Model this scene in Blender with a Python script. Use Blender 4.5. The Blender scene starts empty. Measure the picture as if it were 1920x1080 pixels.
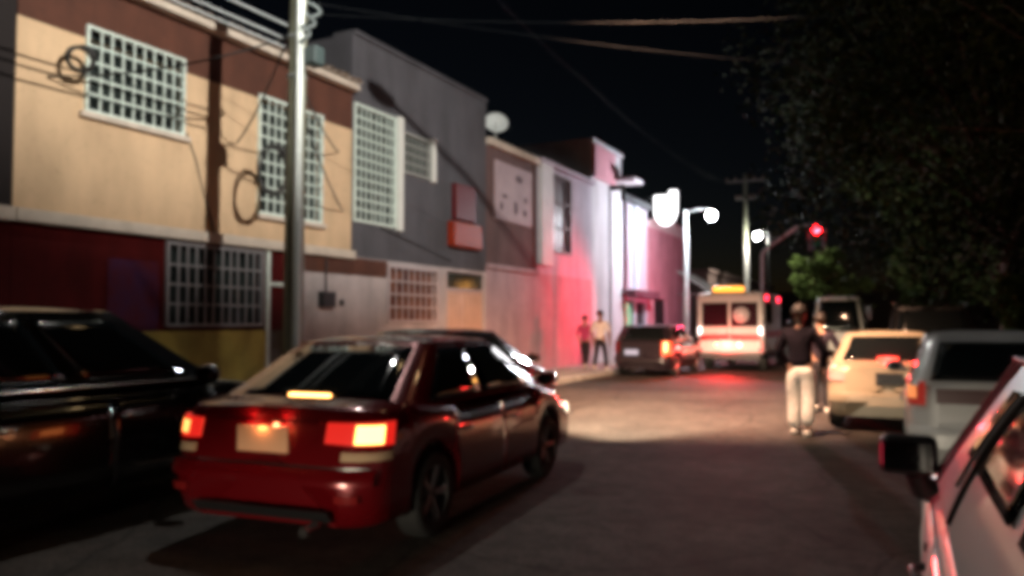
import bpy, math, random
from mathutils import Vector, Matrix
random.seed(7)
R = math.radians
S = bpy.context.scene
COL = S.collection

# ------------------------------------------------------------------ camera, sky, exposure
cam_d = bpy.data.cameras.new('camera'); cam = bpy.data.objects.new('camera', cam_d); COL.objects.link(cam)
cam.location = (0, 0, 1.55)
cam.rotation_euler = (R(90 + 2.47), 0, R(26.2))
cam_d.sensor_width = 36; cam_d.lens = 36 * 1507 / 1920; cam_d.clip_start = 0.05; cam_d.clip_end = 2000
S.camera = cam

W = bpy.data.worlds.new('World'); S.world = W; W.use_nodes = True
wn, wl = W.node_tree.nodes, W.node_tree.links
sky = wn.new('ShaderNodeTexSky'); sky.sky_type = 'NISHITA'; sky.sun_disc = False
sky.sun_elevation = R(-5.3); sky.sun_rotation = R(-60); sky.altitude = 1800
bg = wn['Background']; bg.inputs[1].default_value = 0.10
wl.new(sky.outputs[0], bg.inputs[0])

S.view_settings.view_transform = 'Standard'; S.view_settings.look = 'None'
S.view_settings.exposure = 0; S.view_settings.gamma = 1; S.view_settings.use_curve_mapping = False
S.render.engine = 'CYCLES'
S.cycles.use_denoising = True
S.cycles.filter_width = 5.8
S.cycles.max_bounces = 6; S.cycles.diffuse_bounces = 3; S.cycles.glossy_bounces = 3
S.cycles.sample_clamp_indirect = 6; S.cycles.caustics_reflective = False; S.cycles.caustics_refractive = False

# ------------------------------------------------------------------ materials
MATS = {}
def mat(name, col, rough=0.7, metal=0.0, var=0.0, scale=3.0, bump=0.0, bscale=40, spec=0.5, coat=0.0, col2=None, emit=None, estr=0.0, stretch=None, streak=0.0, cracks=False):
    if name in MATS: return MATS[name]
    m = bpy.data.materials.new(name); m.use_nodes = True
    nt = m.node_tree; b = nt.nodes['Principled BSDF']; L = nt.links
    b.inputs['Base Color'].default_value = (*col, 1); b.inputs['Roughness'].default_value = rough
    b.inputs['Metallic'].default_value = metal; b.inputs['Specular IOR Level'].default_value = spec
    b.inputs['Coat Weight'].default_value = coat
    if coat: b.inputs['Coat Roughness'].default_value = 0.04
    if emit:
        b.inputs['Emission Color'].default_value = (*emit, 1); b.inputs['Emission Strength'].default_value = estr
    if var or bump or col2:
        tc = nt.nodes.new('ShaderNodeTexCoord'); src = tc.outputs['Object']
        if stretch:
            mp = nt.nodes.new('ShaderNodeMapping'); mp.inputs['Scale'].default_value = stretch
            L.new(src, mp.inputs[0]); src = mp.outputs[0]
    if var or col2:
        n = nt.nodes.new('ShaderNodeTexNoise'); n.inputs['Scale'].default_value = scale; n.inputs['Detail'].default_value = 8; n.inputs['Roughness'].default_value = 0.65
        L.new(src, n.inputs['Vector'])
        cr = nt.nodes.new('ShaderNodeValToRGB'); e = cr.color_ramp.elements
        e[0].position = 0.32; e[1].position = 0.68
        a = col; c2 = col2 or tuple(min(1, c * (1 + var)) for c in col); a = col if col2 else tuple(c * (1 - var) for c in col)
        e[0].color = (*a, 1); e[1].color = (*c2, 1)
        L.new(n.outputs[0], cr.inputs[0]); colout = cr.outputs[0]
        def mul(colsock, facsock, lo, p0, p1):
            r2 = nt.nodes.new('ShaderNodeValToRGB'); q = r2.color_ramp.elements; q[0].position = p0; q[1].position = p1; q[0].color = (lo,lo,lo,1); q[1].color = (1,1,1,1)
            L.new(facsock, r2.inputs[0]); mx = nt.nodes.new('ShaderNodeMix'); mx.data_type = 'RGBA'; mx.blend_type = 'MULTIPLY'; mx.inputs[0].default_value = 1
            L.new(colsock, mx.inputs[6]); L.new(r2.outputs[0], mx.inputs[7]); return mx.outputs[2]
        if streak:
            mp2 = nt.nodes.new('ShaderNodeMapping'); mp2.inputs['Scale'].default_value = (1.3,1.3,0.30); L.new(tc.outputs['Object'], mp2.inputs[0])
            n3_ = nt.nodes.new('ShaderNodeTexNoise'); n3_.inputs['Scale'].default_value = 1.6; n3_.inputs['Detail'].default_value = 7; L.new(mp2.outputs[0], n3_.inputs['Vector'])
            colout = mul(colout, n3_.outputs[0], 1-streak, 0.30, 0.60)
            n4_ = nt.nodes.new('ShaderNodeTexNoise'); n4_.inputs['Scale'].default_value = 7; n4_.inputs['Detail'].default_value = 9; n4_.inputs['Roughness'].default_value = 0.75; L.new(tc.outputs['Object'], n4_.inputs['Vector'])
            colout = mul(colout, n4_.outputs[0], 1-streak*0.8, 0.33, 0.45)
        if cracks:
            n5 = nt.nodes.new('ShaderNodeTexNoise'); n5.inputs['Scale'].default_value = 0.7; n5.inputs['Detail'].default_value = 4; L.new(tc.outputs['Object'], n5.inputs['Vector'])
            wv_ = nt.nodes.new('ShaderNodeMix'); wv_.data_type = 'VECTOR'; wv_.inputs[0].default_value = 0.35; L.new(tc.outputs['Object'], wv_.inputs[4]); L.new(n5.outputs[1], wv_.inputs[5])
            vo = nt.nodes.new('ShaderNodeTexVoronoi'); vo.feature = 'DISTANCE_TO_EDGE'; vo.inputs['Scale'].default_value = 0.75; L.new(wv_.outputs[1], vo.inputs['Vector'])
            colout = mul(colout, vo.outputs[0], 0.35, 0.0, 0.014)
            vp = nt.nodes.new('ShaderNodeTexVoronoi'); vp.distance = 'CHEBYCHEV'; vp.inputs['Scale'].default_value = 0.22; L.new(wv_.outputs[1], vp.inputs['Vector'])
            sp = nt.nodes.new('ShaderNodeSeparateColor'); L.new(vp.outputs[1], sp.inputs[0]); colout = mul(colout, sp.outputs[0], 0.62, 0.25, 0.30)
            n6 = nt.nodes.new('ShaderNodeTexNoise'); n6.inputs['Scale'].default_value = 0.45; n6.inputs['Detail'].default_value = 5; L.new(tc.outputs['Object'], n6.inputs['Vector']); colout = mul(colout, n6.outputs[0], 0.55, 0.35, 0.55)
            n8 = nt.nodes.new('ShaderNodeTexNoise'); n8.inputs['Scale'].default_value = 4.5; n8.inputs['Detail'].default_value = 10; n8.inputs['Roughness'].default_value = 0.8; L.new(tc.outputs['Object'], n8.inputs['Vector']); colout = mul(colout, n8.outputs[0], 0.45, 0.40, 0.56)
            n7 = nt.nodes.new('ShaderNodeTexNoise'); n7.inputs['Scale'].default_value = 38; n7.inputs['Detail'].default_value = 3; L.new(tc.outputs['Object'], n7.inputs['Vector']); colout = mul(colout, n7.outputs[0], 0.55, 0.38, 0.58)
        L.new(colout, b.inputs['Base Color'])
    if bump:
        n2 = nt.nodes.new('ShaderNodeTexNoise'); n2.inputs['Scale'].default_value = bscale; n2.inputs['Detail'].default_value = 6
        L.new(src, n2.inputs['Vector'])
        bp = nt.nodes.new('ShaderNodeBump'); bp.inputs['Strength'].default_value = bump; bp.inputs['Distance'].default_value = 0.02
        L.new(n2.outputs[0], bp.inputs['Height']); L.new(bp.outputs[0], b.inputs['Normal'])
    MATS[name] = m
    return m

def emis(name, col, s): return mat(name, (0.02, 0.02, 0.02), 0.4, emit=col, estr=s)

asphalt = mat('asphalt', (0.096, 0.083, 0.073), 0.82, spec=0.3, var=0.25, scale=1.3, bump=0.6, bscale=55, cracks=True)
concrete = mat('concrete', (0.34, 0.32, 0.30), 0.85, var=0.25, scale=2.0, bump=0.3, bscale=30)
dark_metal = mat('dark_metal', (0.03, 0.03, 0.032), 0.45, metal=0.3)
grey_metal = mat('grey_metal', (0.30, 0.32, 0.31), 0.5, metal=0.5, var=0.2, scale=6)
white_iron = mat('white_iron', (0.66,0.76,0.70), 0.5, var=0.15, scale=9)
rubber = mat('rubber', (0.012, 0.012, 0.012), 0.8)
alloy = mat('alloy', (0.35, 0.35, 0.36), 0.35, metal=0.8)
black_plastic = mat('black_plastic', (0.012, 0.012, 0.013), 0.45)
glass_dark = mat('glass_dark', (0.006, 0.008, 0.009), 0.06, spec=0.6)
house_glass = mat('house_glass', (0.006,0.008,0.010), 0.12, spec=0.5, col2=(0.05,0.065,0.062), scale=1.1)
chrome = mat('chrome', (0.6, 0.6, 0.6), 0.18, metal=1.0)
cable_mat = mat('cable_black', (0.02, 0.02, 0.02), 0.55)
cable_pale = mat('cable_pale', (0.42, 0.45, 0.46), 0.5)

# ------------------------------------------------------------------ mesh helpers
class MB:
    def __init__(s): s.v = []; s.f = []; s.sm = []
    def add(s, vs, fs, smooth=False):
        o = len(s.v); s.v += [tuple(p) for p in vs]
        s.f += [tuple(i + o for i in q) for q in fs]; s.sm += [smooth] * len(fs); return s
    def box(s, x0, x1, y0, y1, z0, z1):
        return s.add([(x0,y0,z0),(x1,y0,z0),(x1,y1,z0),(x0,y1,z0),(x0,y0,z1),(x1,y0,z1),(x1,y1,z1),(x0,y1,z1)],
                     [(0,3,2,1),(4,5,6,7),(0,1,5,4),(1,2,6,5),(2,3,7,6),(3,0,4,7)])
    def tube(s, pts, r, n=8, closed=False, cap=True, smooth=True):
        pts = [Vector(p) for p in pts]; m = len(pts)
        rr = r if isinstance(r, (list, tuple)) else [r] * m
        vs = []; ref = None
        for i, p in enumerate(pts):
            t = (pts[(i+1) % m] - pts[i-1]) if closed else (pts[min(i+1, m-1)] - pts[max(i-1, 0)])
            t = t.normalized() if t.length > 1e-9 else Vector((0,0,1))
            if ref is None: ref = Vector((0,0,1)) if abs(t.z) < 0.9 else Vector((1,0,0))
            a = (ref - t * ref.dot(t)).normalized(); ref = a; b = t.cross(a)
            for k in range(n):
                an = 2*math.pi*k/n; vs.append(p + (a*math.cos(an) + b*math.sin(an)) * rr[i])
        fs = []
        for i in range(m if closed else m-1):
            j = (i+1) % m
            for k in range(n): fs.append((i*n+k, i*n+(k+1) % n, j*n+(k+1) % n, j*n+k))
        s.add(vs, fs, smooth)
        if cap and not closed: s.add(vs[:n], [tuple(reversed(range(n)))]); s.add(vs[-n:], [tuple(range(n))])
        return s
    def lathe(s, prof, n=20, axis='z', c=(0,0,0)):
        vs = []
        for (r, h) in prof:
            for k in range(n):
                a = 2*math.pi*k/n; u, w = r*math.cos(a), r*math.sin(a)
                p = {'z': (u, w, h), 'x': (h, u, w), 'y': (w, h, u)}[axis]
                vs.append((p[0]+c[0], p[1]+c[1], p[2]+c[2]))
        fs = [(i*n+k, i*n+(k+1) % n, (i+1)*n+(k+1) % n, (i+1)*n+k) for i in range(len(prof)-1) for k in range(n)]
        return s.add(vs, fs, True)
    def grid(s, fn, nu, nv, smooth=True):
        vs = [fn(i/nu, j/nv) for j in range(nv+1) for i in range(nu+1)]; w = nu+1
        fs = [(j*w+i, j*w+i+1, (j+1)*w+i+1, (j+1)*w+i) for j in range(nv) for i in range(nu)]
        return s.add(vs, fs, smooth)
    def prism(s, poly, d0, d1, axis='y'):
        n = len(poly)
        def P(a, b, d): return {'y': (a, d, b), 'x': (d, a, b), 'z': (a, b, d)}[axis]
        vs = [P(a, b, d0) for a, b in poly] + [P(a, b, d1) for a, b in poly]
        fs = [tuple(range(n)), tuple(reversed(range(n, 2*n)))] + [(i, n+i, n+(i+1) % n, (i+1) % n) for i in range(n)]
        return s.add(vs, fs)
    def mesh(s, name, m=None):
        me = bpy.data.meshes.new(name); me.from_pydata(s.v, [], s.f)
        me.polygons.foreach_set('use_smooth', s.sm)
        if m: me.materials.append(m)
        me.update(); return me
    def build(s, name, m, parent=None, bevel=0.0, solid=0.0, loc=None):
        o = bpy.data.objects.new(name, s.mesh(name, m)); COL.objects.link(o)
        if parent: o.parent = parent
        if loc: o.location = loc
        if solid:
            k = o.modifiers.new('solid', 'SOLIDIFY'); k.thickness = solid; k.offset = 0
        if bevel:
            k = o.modifiers.new('bevel', 'BEVEL'); k.width = bevel; k.segments = 3; k.limit_method = 'ANGLE'; k.angle_limit = R(30)
        return o

def tag(o, label, cat, group=None):
    o['label'] = label; o['category'] = cat
    if group: o['group'] = group
    return o
def empty(name, loc=(0,0,0), rz=0.0):
    o = bpy.data.objects.new(name, None); COL.objects.link(o); o.location = loc; o.rotation_euler = (0,0,rz); o.empty_display_size = 0.2
    return o
def structure(o): o['kind'] = 'structure'; return o
def box(name, x0, x1, y0, y1, z0, z1, m, parent=None, bevel=0.0):
    return MB().box(x0, x1, y0, y1, z0, z1).build(name, m, parent, bevel)
def link_copy(me, name, parent, loc=(0,0,0), scale=(1,1,1)):
    o = bpy.data.objects.new(name, me); COL.objects.link(o); o.parent = parent; o.location = loc; o.scale = scale; return o
def point_light(name, loc, col, power, radius=0.08, parent=None):
    d = bpy.data.lights.new(name, 'POINT'); d.color = col; d.energy = power; d.shadow_soft_size = radius
    o = bpy.data.objects.new(name, d); COL.objects.link(o); o.location = loc
    if parent: o.parent = parent
    return o
def spot_light(name, loc, direction, col, power, cone, blend=0.6, radius=0.08, parent=None, wide=1.0):
    d = bpy.data.lights.new(name, 'SPOT'); d.color = col; d.energy = power; d.shadow_soft_size = radius
    d.spot_size = R(cone); d.spot_blend = blend
    o = bpy.data.objects.new(name, d); COL.objects.link(o); o.location = loc
    o.rotation_euler = Vector(direction).to_track_quat('-Z', 'Y').to_euler(); o.scale = (wide, 1, 1)
    if parent: o.parent = parent
    return o

# ------------------------------------------------------------------ ground
KL, KR, WL = -7.9, 2.05, -10.0
g = MB(); g.add([(-400,-300,-0.16),(400,-300,-0.16),(400,700,-0.16),(-400,700,-0.16)], [(0,1,2,3)])
structure(g.build('ground', mat('soil', (0.06,0.055,0.05), 0.95, var=0.3, scale=0.5)))
road = MB().box(KL, KR, -30, 130, -0.2, 0.0); road.box(-70, KL-0.01, 44, 57, -0.2, -0.004); road.box(KR+0.01, 60, 44, 57, -0.2, -0.004)
structure(road.build('road', asphalt))
pv = MB().box(WL-0.3, KL-0.16, -30, 44, -0.2, 0.13).box(WL-14, KL-0.16, 57, 130, -0.2, 0.13)
structure(pv.build('pavement_left', concrete))
structure(MB().box(KR+0.16, 7, -30, 44, -0.2, 0.13).build('pavement_right', concrete))
kerb_m = mat('kerb_concrete', (0.42,0.40,0.36), 0.8, var=0.25, scale=3)
kl = MB().box(KL-0.157, KL, -30, 44, -0.2, 0.137); structure(kl.build('kerb_left', kerb_m, bevel=0.02))
kr = MB().box(KR, KR+0.157, -30, 44, -0.2, 0.137); structure(kr.build('kerb_right', kerb_m, bevel=0.02))

# ------------------------------------------------------------------ buildings
def facade_mesh(y0, y1, z0, z1, openings, X=WL, back=7.0, reveal=0.16):
    """street wall facing +X with real openings (y0,y1,z0,z1) and reveals, closed to a box behind"""
    b = MB()
    ys = sorted({y0, y1, *[v for o in openings for v in o[:2]]}); zs = sorted({z0, z1, *[v for o in openings for v in o[2:4]]})
    for i in range(len(ys)-1):
        for j in range(len(zs)-1):
            cy, cz = (ys[i]+ys[i+1])/2, (zs[j]+zs[j+1])/2
            if any(o[0] < cy < o[1] and o[2] < cz < o[3] for o in openings): continue
            b.add([(X,ys[i],zs[j]),(X,ys[i+1],zs[j]),(X,ys[i+1],zs[j+1]),(X,ys[i],zs[j+1])], [(0,1,2,3)])
    for (a, c, d, e) in openings:
        x2 = X - reveal
        b.add([(X,a,d),(X,c,d),(X,c,e),(X,a,e),(x2,a,d),(x2,c,d),(x2,c,e),(x2,a,e)], [(0,4,5,1),(1,5,6,2),(2,6,7,3),(3,7,4,0)])
    xb = X - back
    b.add([(X,y0,z0),(X,y1,z0),(X,y1,z1),(X,y0,z1),(xb,y0,z0),(xb,y1,z0),(xb,y1,z1),(xb,y0,z1)], [(0,3,7,4),(1,5,6,2),(3,2,6,7),(4,7,6,5)])
    return b
bar_unit = MB().box(-0.5,0.5,-0.5,0.5,-0.5,0.5).mesh('bar', white_iron)
def grille_window(parent, y0, y1, z0, z1, ncol, nrow, X=WL, proud=0.05, bar=0.022, frame=0.05, m_frame=white_iron, m_bar=None, m_pane=house_glass, cross=True):
    """window part: frame mesh with pane and individual bars as sub-parts"""
    b = MB(); x0, x1 = X-0.155, X+proud
    fr = frame
    for (a, c, d, e) in ((y0,y0+fr,z0,z1),(y1-fr,y1,z0,z1),(y0+fr,y1-fr,z0,z0+fr),(y0+fr,y1-fr,z1-fr,z1)):
        b.box(X-0.03, x1, a, c, d, e)
    w = b.build('window', m_frame, parent)
    MB().box(X-0.15, X-0.13, y0+0.003, y1-0.003, z0+0.003, z1-0.003).build('pane', m_pane, w)
    me = bar_unit
    if m_bar:
        me = bar_unit.copy(); me.materials.clear(); me.materials.append(m_bar)
    for i in range(1, ncol):
        y = y0 + fr + (y1-y0-2*fr)*i/ncol
        link_copy(me, 'bar', w, (X+proud-0.015, y+random.gauss(0,0.004), (z0+z1)/2), (0.018, bar, z1-z0-2*fr)).rotation_euler = (random.gauss(0,0.009),0,0)
    if cross:
        for j in range(1, nrow):
            z = z0 + fr + (z1-z0-2*fr)*j/nrow
            link_copy(me, 'bar', w, (X+proud-0.036, (y0+y1)/2, z), (0.018, y1-y0-2*fr, bar*1.15))
    return w

# --- house with tan upper storey
tan = mat('tan_plaster', (0.66,0.46,0.285), 0.9, var=0.08, scale=0.9, bump=0.3, bscale=14, streak=0.22)
brick_red = mat('brick_red_paint', (0.095,0.032,0.018), 0.85, var=0.18, scale=1.6, streak=0.28, bump=0.15, bscale=50)
shaded_red = mat('shaded_red_paint', (0.085,0.006,0.006), 0.9, spec=0.15, streak=0.4, var=0.25, scale=1.2)  # red darkened to carry the shade over the ground floor
mustard = mat('mustard_paint', (0.50,0.36,0.07), 0.85, var=0.15, scale=2, streak=0.28)
lilac = mat('lilac_grey_paint', (0.56,0.49,0.49), 0.88, var=0.12, scale=1.5, streak=0.28)
pinkgrey = mat('pink_grey_paint', (0.46,0.33,0.36), 0.88, var=0.12, scale=1.5, streak=0.28)
trim = mat('pale_trim', (0.58,0.50,0.42), 0.8, var=0.15, scale=3)

h1 = empty('terraced_house', (WL, 9.6, 0)); h1.location = (0,0,0)
tag(h1, 'two-storey house with tan upper wall and dark red ground floor behind the street pole', 'house')
wins1 = [(7.13,8.80,4.42,5.62), (10.38,12.07,3.42,5.50)]
facade_mesh(6.2, 13.0, 2.98, 5.44, [(7.13,8.80,4.42,5.439),(10.38,12.07,3.42,5.439)]).build('upper_wall', tan, h1)
facade_mesh(6.2, 12.998, 5.44, 6.2, [(7.13,8.80,5.4401,5.62),(10.38,12.07,5.4401,5.50)], X=WL+0.012).build('roof_band', brick_red, h1)
MB().box(WL-0.6, WL+0.22, 6.15, 12.99, 6.201, 6.29).build('cornice', trim, h1, bevel=0.012)
tile = MB(); N_ = 10
tile.add([(0.0+0.62*(1-t), 0.10*math.cos(math.pi*q/N_), 0.085*math.sin(math.pi*q/N_)+0.16*t) for t in (0,1) for q in range(N_+1)], [(q,q+1,N_+2+q,N_+1+q) for q in range(N_)], True)
tile_me = tile.mesh('roof_tile', mat('clay_tile', (0.52,0.42,0.35), 0.8, var=0.2, scale=5))
tr_ = MB().box(WL-0.36, WL+0.20, 6.16, 12.98, 6.291, 6.32).build('roof', trim, h1)
for k in range(32):
    o = link_copy(tile_me, 'roof_tile', tr_, (WL-0.34, 6.30+0.212*k, 6.315+0.012*random.random())); o.rotation_euler = (0, R(random.uniform(-1.5,1.5)), R(random.uniform(-2,2)))
low = facade_mesh(6.2, 11.55, 1.42, 2.82, [(8.51,10.53,1.49,2.78)]); low.build('lower_wall', shaded_red, h1)
MB().box(WL-1.0, WL+0.03, 6.2, 10.62, 0.1, 1.42).build('dado', mustard, h1, bevel=0.006)
MB().box(WL-1.0, WL+0.02, 11.55, 12.999, 0.1, 2.50).build('side_bay', lilac, h1)
MB().box(WL-1.0, WL+0.035, 11.55, 12.999, 2.502, 2.82).build('painted_band', brick_red, h1)
MB().box(WL-0.9, WL+0.14, 6.18, 12.99, 2.82, 2.98).build('ledge', trim, h1, bevel=0.012)
MB().box(WL-0.16, WL+0.04, 10.62, 10.70, 0.12, 2.82).build('door_jamb', white_iron, h1)
d = MB().box(WL-0.14, WL-0.09, 10.70, 11.55, 0.12, 2.2).build('door', mat('door_green_black',(0.025,0.028,0.018),0.5), h1)
for k in range(2):
    MB().box(WL-0.088, WL-0.07, 10.80, 11.45, 0.3+k*0.95, 1.1+k*0.95).build('door_panel', MATS['door_green_black'], d)
MB().lathe([(0,0.05),(0.03,0.045),(0.03,0.02),(0.012,0.015),(0.012,0)], 10, 'x', (WL-0.09,11.42,1.1)).build('handle', chrome, d)
MB().box(WL-0.15, WL+0.02, 10.70, 11.55, 2.2, 2.26).build('door_head', white_iron, h1)
MB().box(WL-0.14, WL-0.12, 10.70, 11.55, 2.26, 2.80).build('door_transom', house_glass, h1)
grille_window(h1, *wins1[0], 9, 5, bar=0.026, frame=0.04)
grille_window(h1, *wins1[1], 9, 9, bar=0.026, frame=0.05)
grey_iron = mat('grey_iron', (0.26,0.25,0.26), 0.5)
grille_window(h1, 8.51, 10.53, 1.49, 2.78, 11, 4, bar=0.03, frame=0.045, m_frame=grey_iron, m_bar=grey_iron)
MB().box(WL+0.03, WL+0.10, 10.38-0.06, 12.13, 3.34, 3.42).build('window_sill', trim, h1, bevel=0.01)
MB().box(WL, WL+0.09, 7.05, 8.88, 4.34, 4.42).build('window_sill', trim, h1, bevel=0.01)
# worn mural on the ground-floor wall: flat paint on a render panel
mural = mat('mural_paint', (0.05,0.02,0.07), 0.9, spec=0.15, col2=(0.09,0.01,0.008), scale=2.2)
MB().box(WL, WL+0.012, 7.55, 8.40, 1.44, 2.45).build('mural', mural, h1)
# meter box and conduit
mt = MB().box(WL+0.02, WL+0.16, 11.98, 12.36, 1.84, 2.14).build('meter_box', dark_metal, h1, bevel=0.015)
MB().tube([(WL+0.06,12.17,2.14),(WL+0.06,12.17,2.80)], 0.02, 6).build('conduit', dark_metal, mt)
MB().box(WL+0.02, WL+0.07, 12.62, 12.72, 1.88, 2.0).build('doorbell_box', dark_metal, h1, bevel=0.01)
# drooping cable stapled on the tan wall
MB().tube([(WL+0.012,8.86,4.5),(WL+0.012,9.05,4.1),(WL+0.012,9.22,3.6),(WL+0.012,9.38,3.2),(WL+0.012,9.45,3.0)], 0.012, 5).build('wall_cable', cable_mat, h1)

# --- grey house, taller
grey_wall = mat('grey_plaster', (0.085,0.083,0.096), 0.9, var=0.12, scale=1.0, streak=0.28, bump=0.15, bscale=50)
h2 = empty('terraced_house'); tag(h2, 'taller grey plaster house with one tall barred window and a small window', 'house')
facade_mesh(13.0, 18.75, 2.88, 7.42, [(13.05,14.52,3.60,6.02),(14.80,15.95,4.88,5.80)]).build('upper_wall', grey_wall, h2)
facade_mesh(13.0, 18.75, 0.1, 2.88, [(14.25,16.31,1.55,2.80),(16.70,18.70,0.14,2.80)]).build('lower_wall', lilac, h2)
MB().box(WL-0.5, WL+0.04, 13.0, 14.2, 2.52, 2.86).build('painted_band', brick_red, h2)
MB().box(WL-0.5, WL+0.06, 13.01, 18.74, 7.42, 7.50).build('parapet_cap', grey_wall, h2)
grille_window(h2, 13.05, 14.52, 3.60, 6.02, 8, 11, bar=0.028, frame=0.05)
MB().box(WL, WL+0.12, 14.53, 14.70, 3.55, 6.06).build('window_trim', mat('white_trim',(0.72,0.72,0.68),0.6), h2, bevel=0.01)
grille_window(h2, 14.80, 15.95, 4.88, 5.80, 7, 4, bar=0.022, frame=0.04, m_frame=mat('dim_iron',(0.35,0.36,0.34),0.5), m_bar=MATS['dim_iron'])
MB().box(WL, WL+0.10, 15.96, 16.10, 4.84, 5.86).build('window_trim', MATS['white_trim'], h2, bevel=0.01)
pane_reflect = mat('reflection_pane', (0.10,0.03,0.03), 0.15, col2=(0.35,0.14,0.08), scale=2.5)  # red reflections put into the pane colour
grille_window(h2, 14.25, 16.31, 1.55, 2.80, 8, 4, bar=0.032, frame=0.06, m_frame=mat('pale_iron',(0.5,0.42,0.42),0.5), m_bar=MATS['pale_iron'], m_pane=pane_reflect)
leaf_m = mat('garage_sheet', (0.60,0.40,0.30), 0.6, var=0.12, scale=2)
for k, (a, c) in enumerate(((16.74,17.68),(17.72,18.66))):
    lf = MB().box(WL-0.10, WL-0.05, a, c, 0.16, 2.34).build('door_leaf', leaf_m, h2, bevel=0.006)
    for q in range(4):
        MB().box(WL-0.048, WL-0.03, a+0.09+q*0.2, a+0.2+q*0.2, 0.25, 2.25).build('door_rib', leaf_m, lf)
    MB().box(WL-0.11, WL-0.07, a, c, 2.40, 2.78).build('door_transom', house_glass, h2)
MB().box(WL-0.12, WL+0.02, 16.70, 16.735, 0.14, 2.8).build('door_frame', MATS['pale_iron'], h2)
MB().box(WL-0.12, WL-0.02, 16.74, 18.66, 2.34, 2.40).build('door_frame', MATS['pale_iron'], h2)
MB().tube([(WL+0.02,14.0,3.55),(WL+0.02,14.8,3.42),(WL+0.02,16.0,3.22),(WL+0.02,16.9,3.06)], 0.02, 5).build('wall_cable', cable_mat, h2)
# red box sign
sg = empty('wall_sign'); tag(sg, 'dim red and orange box sign fixed to the grey house wall', 'sign')
MB().box(WL+0.004, WL+0.22, 16.75, 18.15, 3.42, 4.02).build('sign_box', mat('orange_red_sign',(0.20,0.018,0.005),0.5,var=0.25,scale=1.2,emit=(1,0.10,0.02),estr=0.05), sg, bevel=0.02)
MB().box(WL+0.004, WL+0.14, 16.95, 17.95, 4.10, 4.98).build('sign_panel', mat('crimson_sign',(0.075,0.005,0.007),0.5,emit=(1,0.02,0.04),estr=0.02), sg, bevel=0.02)
MB().tube([(WL+0.08,17.45,4.02),(WL+0.08,17.45,4.12)], 0.025, 6).build('bracket', dark_metal, sg)

# --- brown house with poster and white pilaster
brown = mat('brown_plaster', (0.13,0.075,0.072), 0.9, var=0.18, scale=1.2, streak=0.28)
mauve = mat('mauve_plaster', (0.52,0.46,0.54), 0.88, var=0.10, scale=1.0, streak=0.28)
h3 = empty('terraced_house'); tag(h3, 'low house with brown upper wall carrying a pale poster board', 'house')
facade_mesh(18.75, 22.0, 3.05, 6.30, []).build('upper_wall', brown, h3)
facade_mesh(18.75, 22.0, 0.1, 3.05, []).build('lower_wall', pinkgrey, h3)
MB().box(WL-0.6, WL+0.14, 18.76, 22.0, 6.302, 6.50).build('parapet', trim, h3, bevel=0.015)
MB().box(WL, WL+0.10, 18.76, 22.0, 3.0, 3.12).build('ledge', pinkgrey, h3, bevel=0.01)
pb = MB().box(WL+0.004, WL+0.06, 19.18, 21.55, 4.36, 5.98).build('poster_board', mat('poster_pale',(0.40,0.30,0.32),0.7,var=0.15,scale=2), h3, bevel=0.008)
pm = mat('poster_ink',(0.10,0.06,0.07),0.7)
for (a, c, w_, h_) in ((20.65,5.65,0.5,0.22),(19.75,5.05,0.35,0.12),(20.45,4.80,0.28,0.40),(21.05,4.72,0.3,0.2),(21.1,5.1,0.22,0.18),(19.55,4.75,0.2,0.25)):
    MB().prism([(a+w_/2*math.cos(t*0.785)*(1+0.2*math.sin(3*t)), c+h_/2*math.sin(t*0.785)) for t in range(8)], WL+0.061, WL+0.064, 'x').build('printed_shape', pm, pb)
h3b = empty('terraced_house'); tag(h3b, 'mauve house with white pilaster and a tall dark window, red light on its wall', 'house')
facade_mesh(22.0, 26.7, 3.05, 6.42, [(23.05,24.72,3.75,6.28)]).build('upper_wall', mauve, h3b)
facade_mesh(22.0, 26.7, 0.1, 3.05, []).build('lower_wall', pinkgrey, h3b)
MB().box(WL, WL+0.16, 22.08, 22.95, 3.3, 6.42).build('pilaster', mat('white_paint',(0.70,0.70,0.72),0.7,var=0.08,scale=2), h3b, bevel=0.02)
MB().box(WL-0.6, WL+0.18, 22.0, 26.69, 6.421, 6.56).build('parapet', mauve, h3b, bevel=0.015)
brown_frame = mat('brown_frame',(0.10,0.06,0.06),0.6)
grille_window(h3b, 23.05, 24.72, 3.75, 6.28, 3, 3, bar=0.05, frame=0.09, m_frame=brown_frame, m_bar=brown_frame, m_pane=mat('brown_pane',(0.09,0.05,0.055),0.4))
# --- white corner building with pink parapet
h4 = empty('corner_building'); tag(h4, 'tall white corner building with a pink lit parapet', 'building')
white_wall = mat('white_plaster', (0.66,0.66,0.70), 0.85, var=0.07, scale=0.8, streak=0.28)
facade_mesh(26.7, 30.0, 0.1, 8.0, [], back=6.0).build('wall', white_wall, h4)
MB().box(WL-5.9, WL+0.10, 26.68, 30.02, 8.0, 8.12).build('parapet_cap', white_wall, h4)
MB().box(WL, WL+0.14, 26.75, 29.0, 6.75, 7.95).build('parapet_panel', mat('pink_light_panel',(0.62,0.30,0.36),0.8), h4, bevel=0.02)  # pink beacon light put into the panel colour
for yy in (28.6,):
    MB().box(WL, WL+0.08, yy, yy+0.16, 0.15, 6.7).build('fluted_strip', white_wall, h4)
MB().box(WL+0.0, WL+0.9, 28.9, 30.0, 6.9, 7.02).build('canopy_slab', white_wall, h4)
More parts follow.
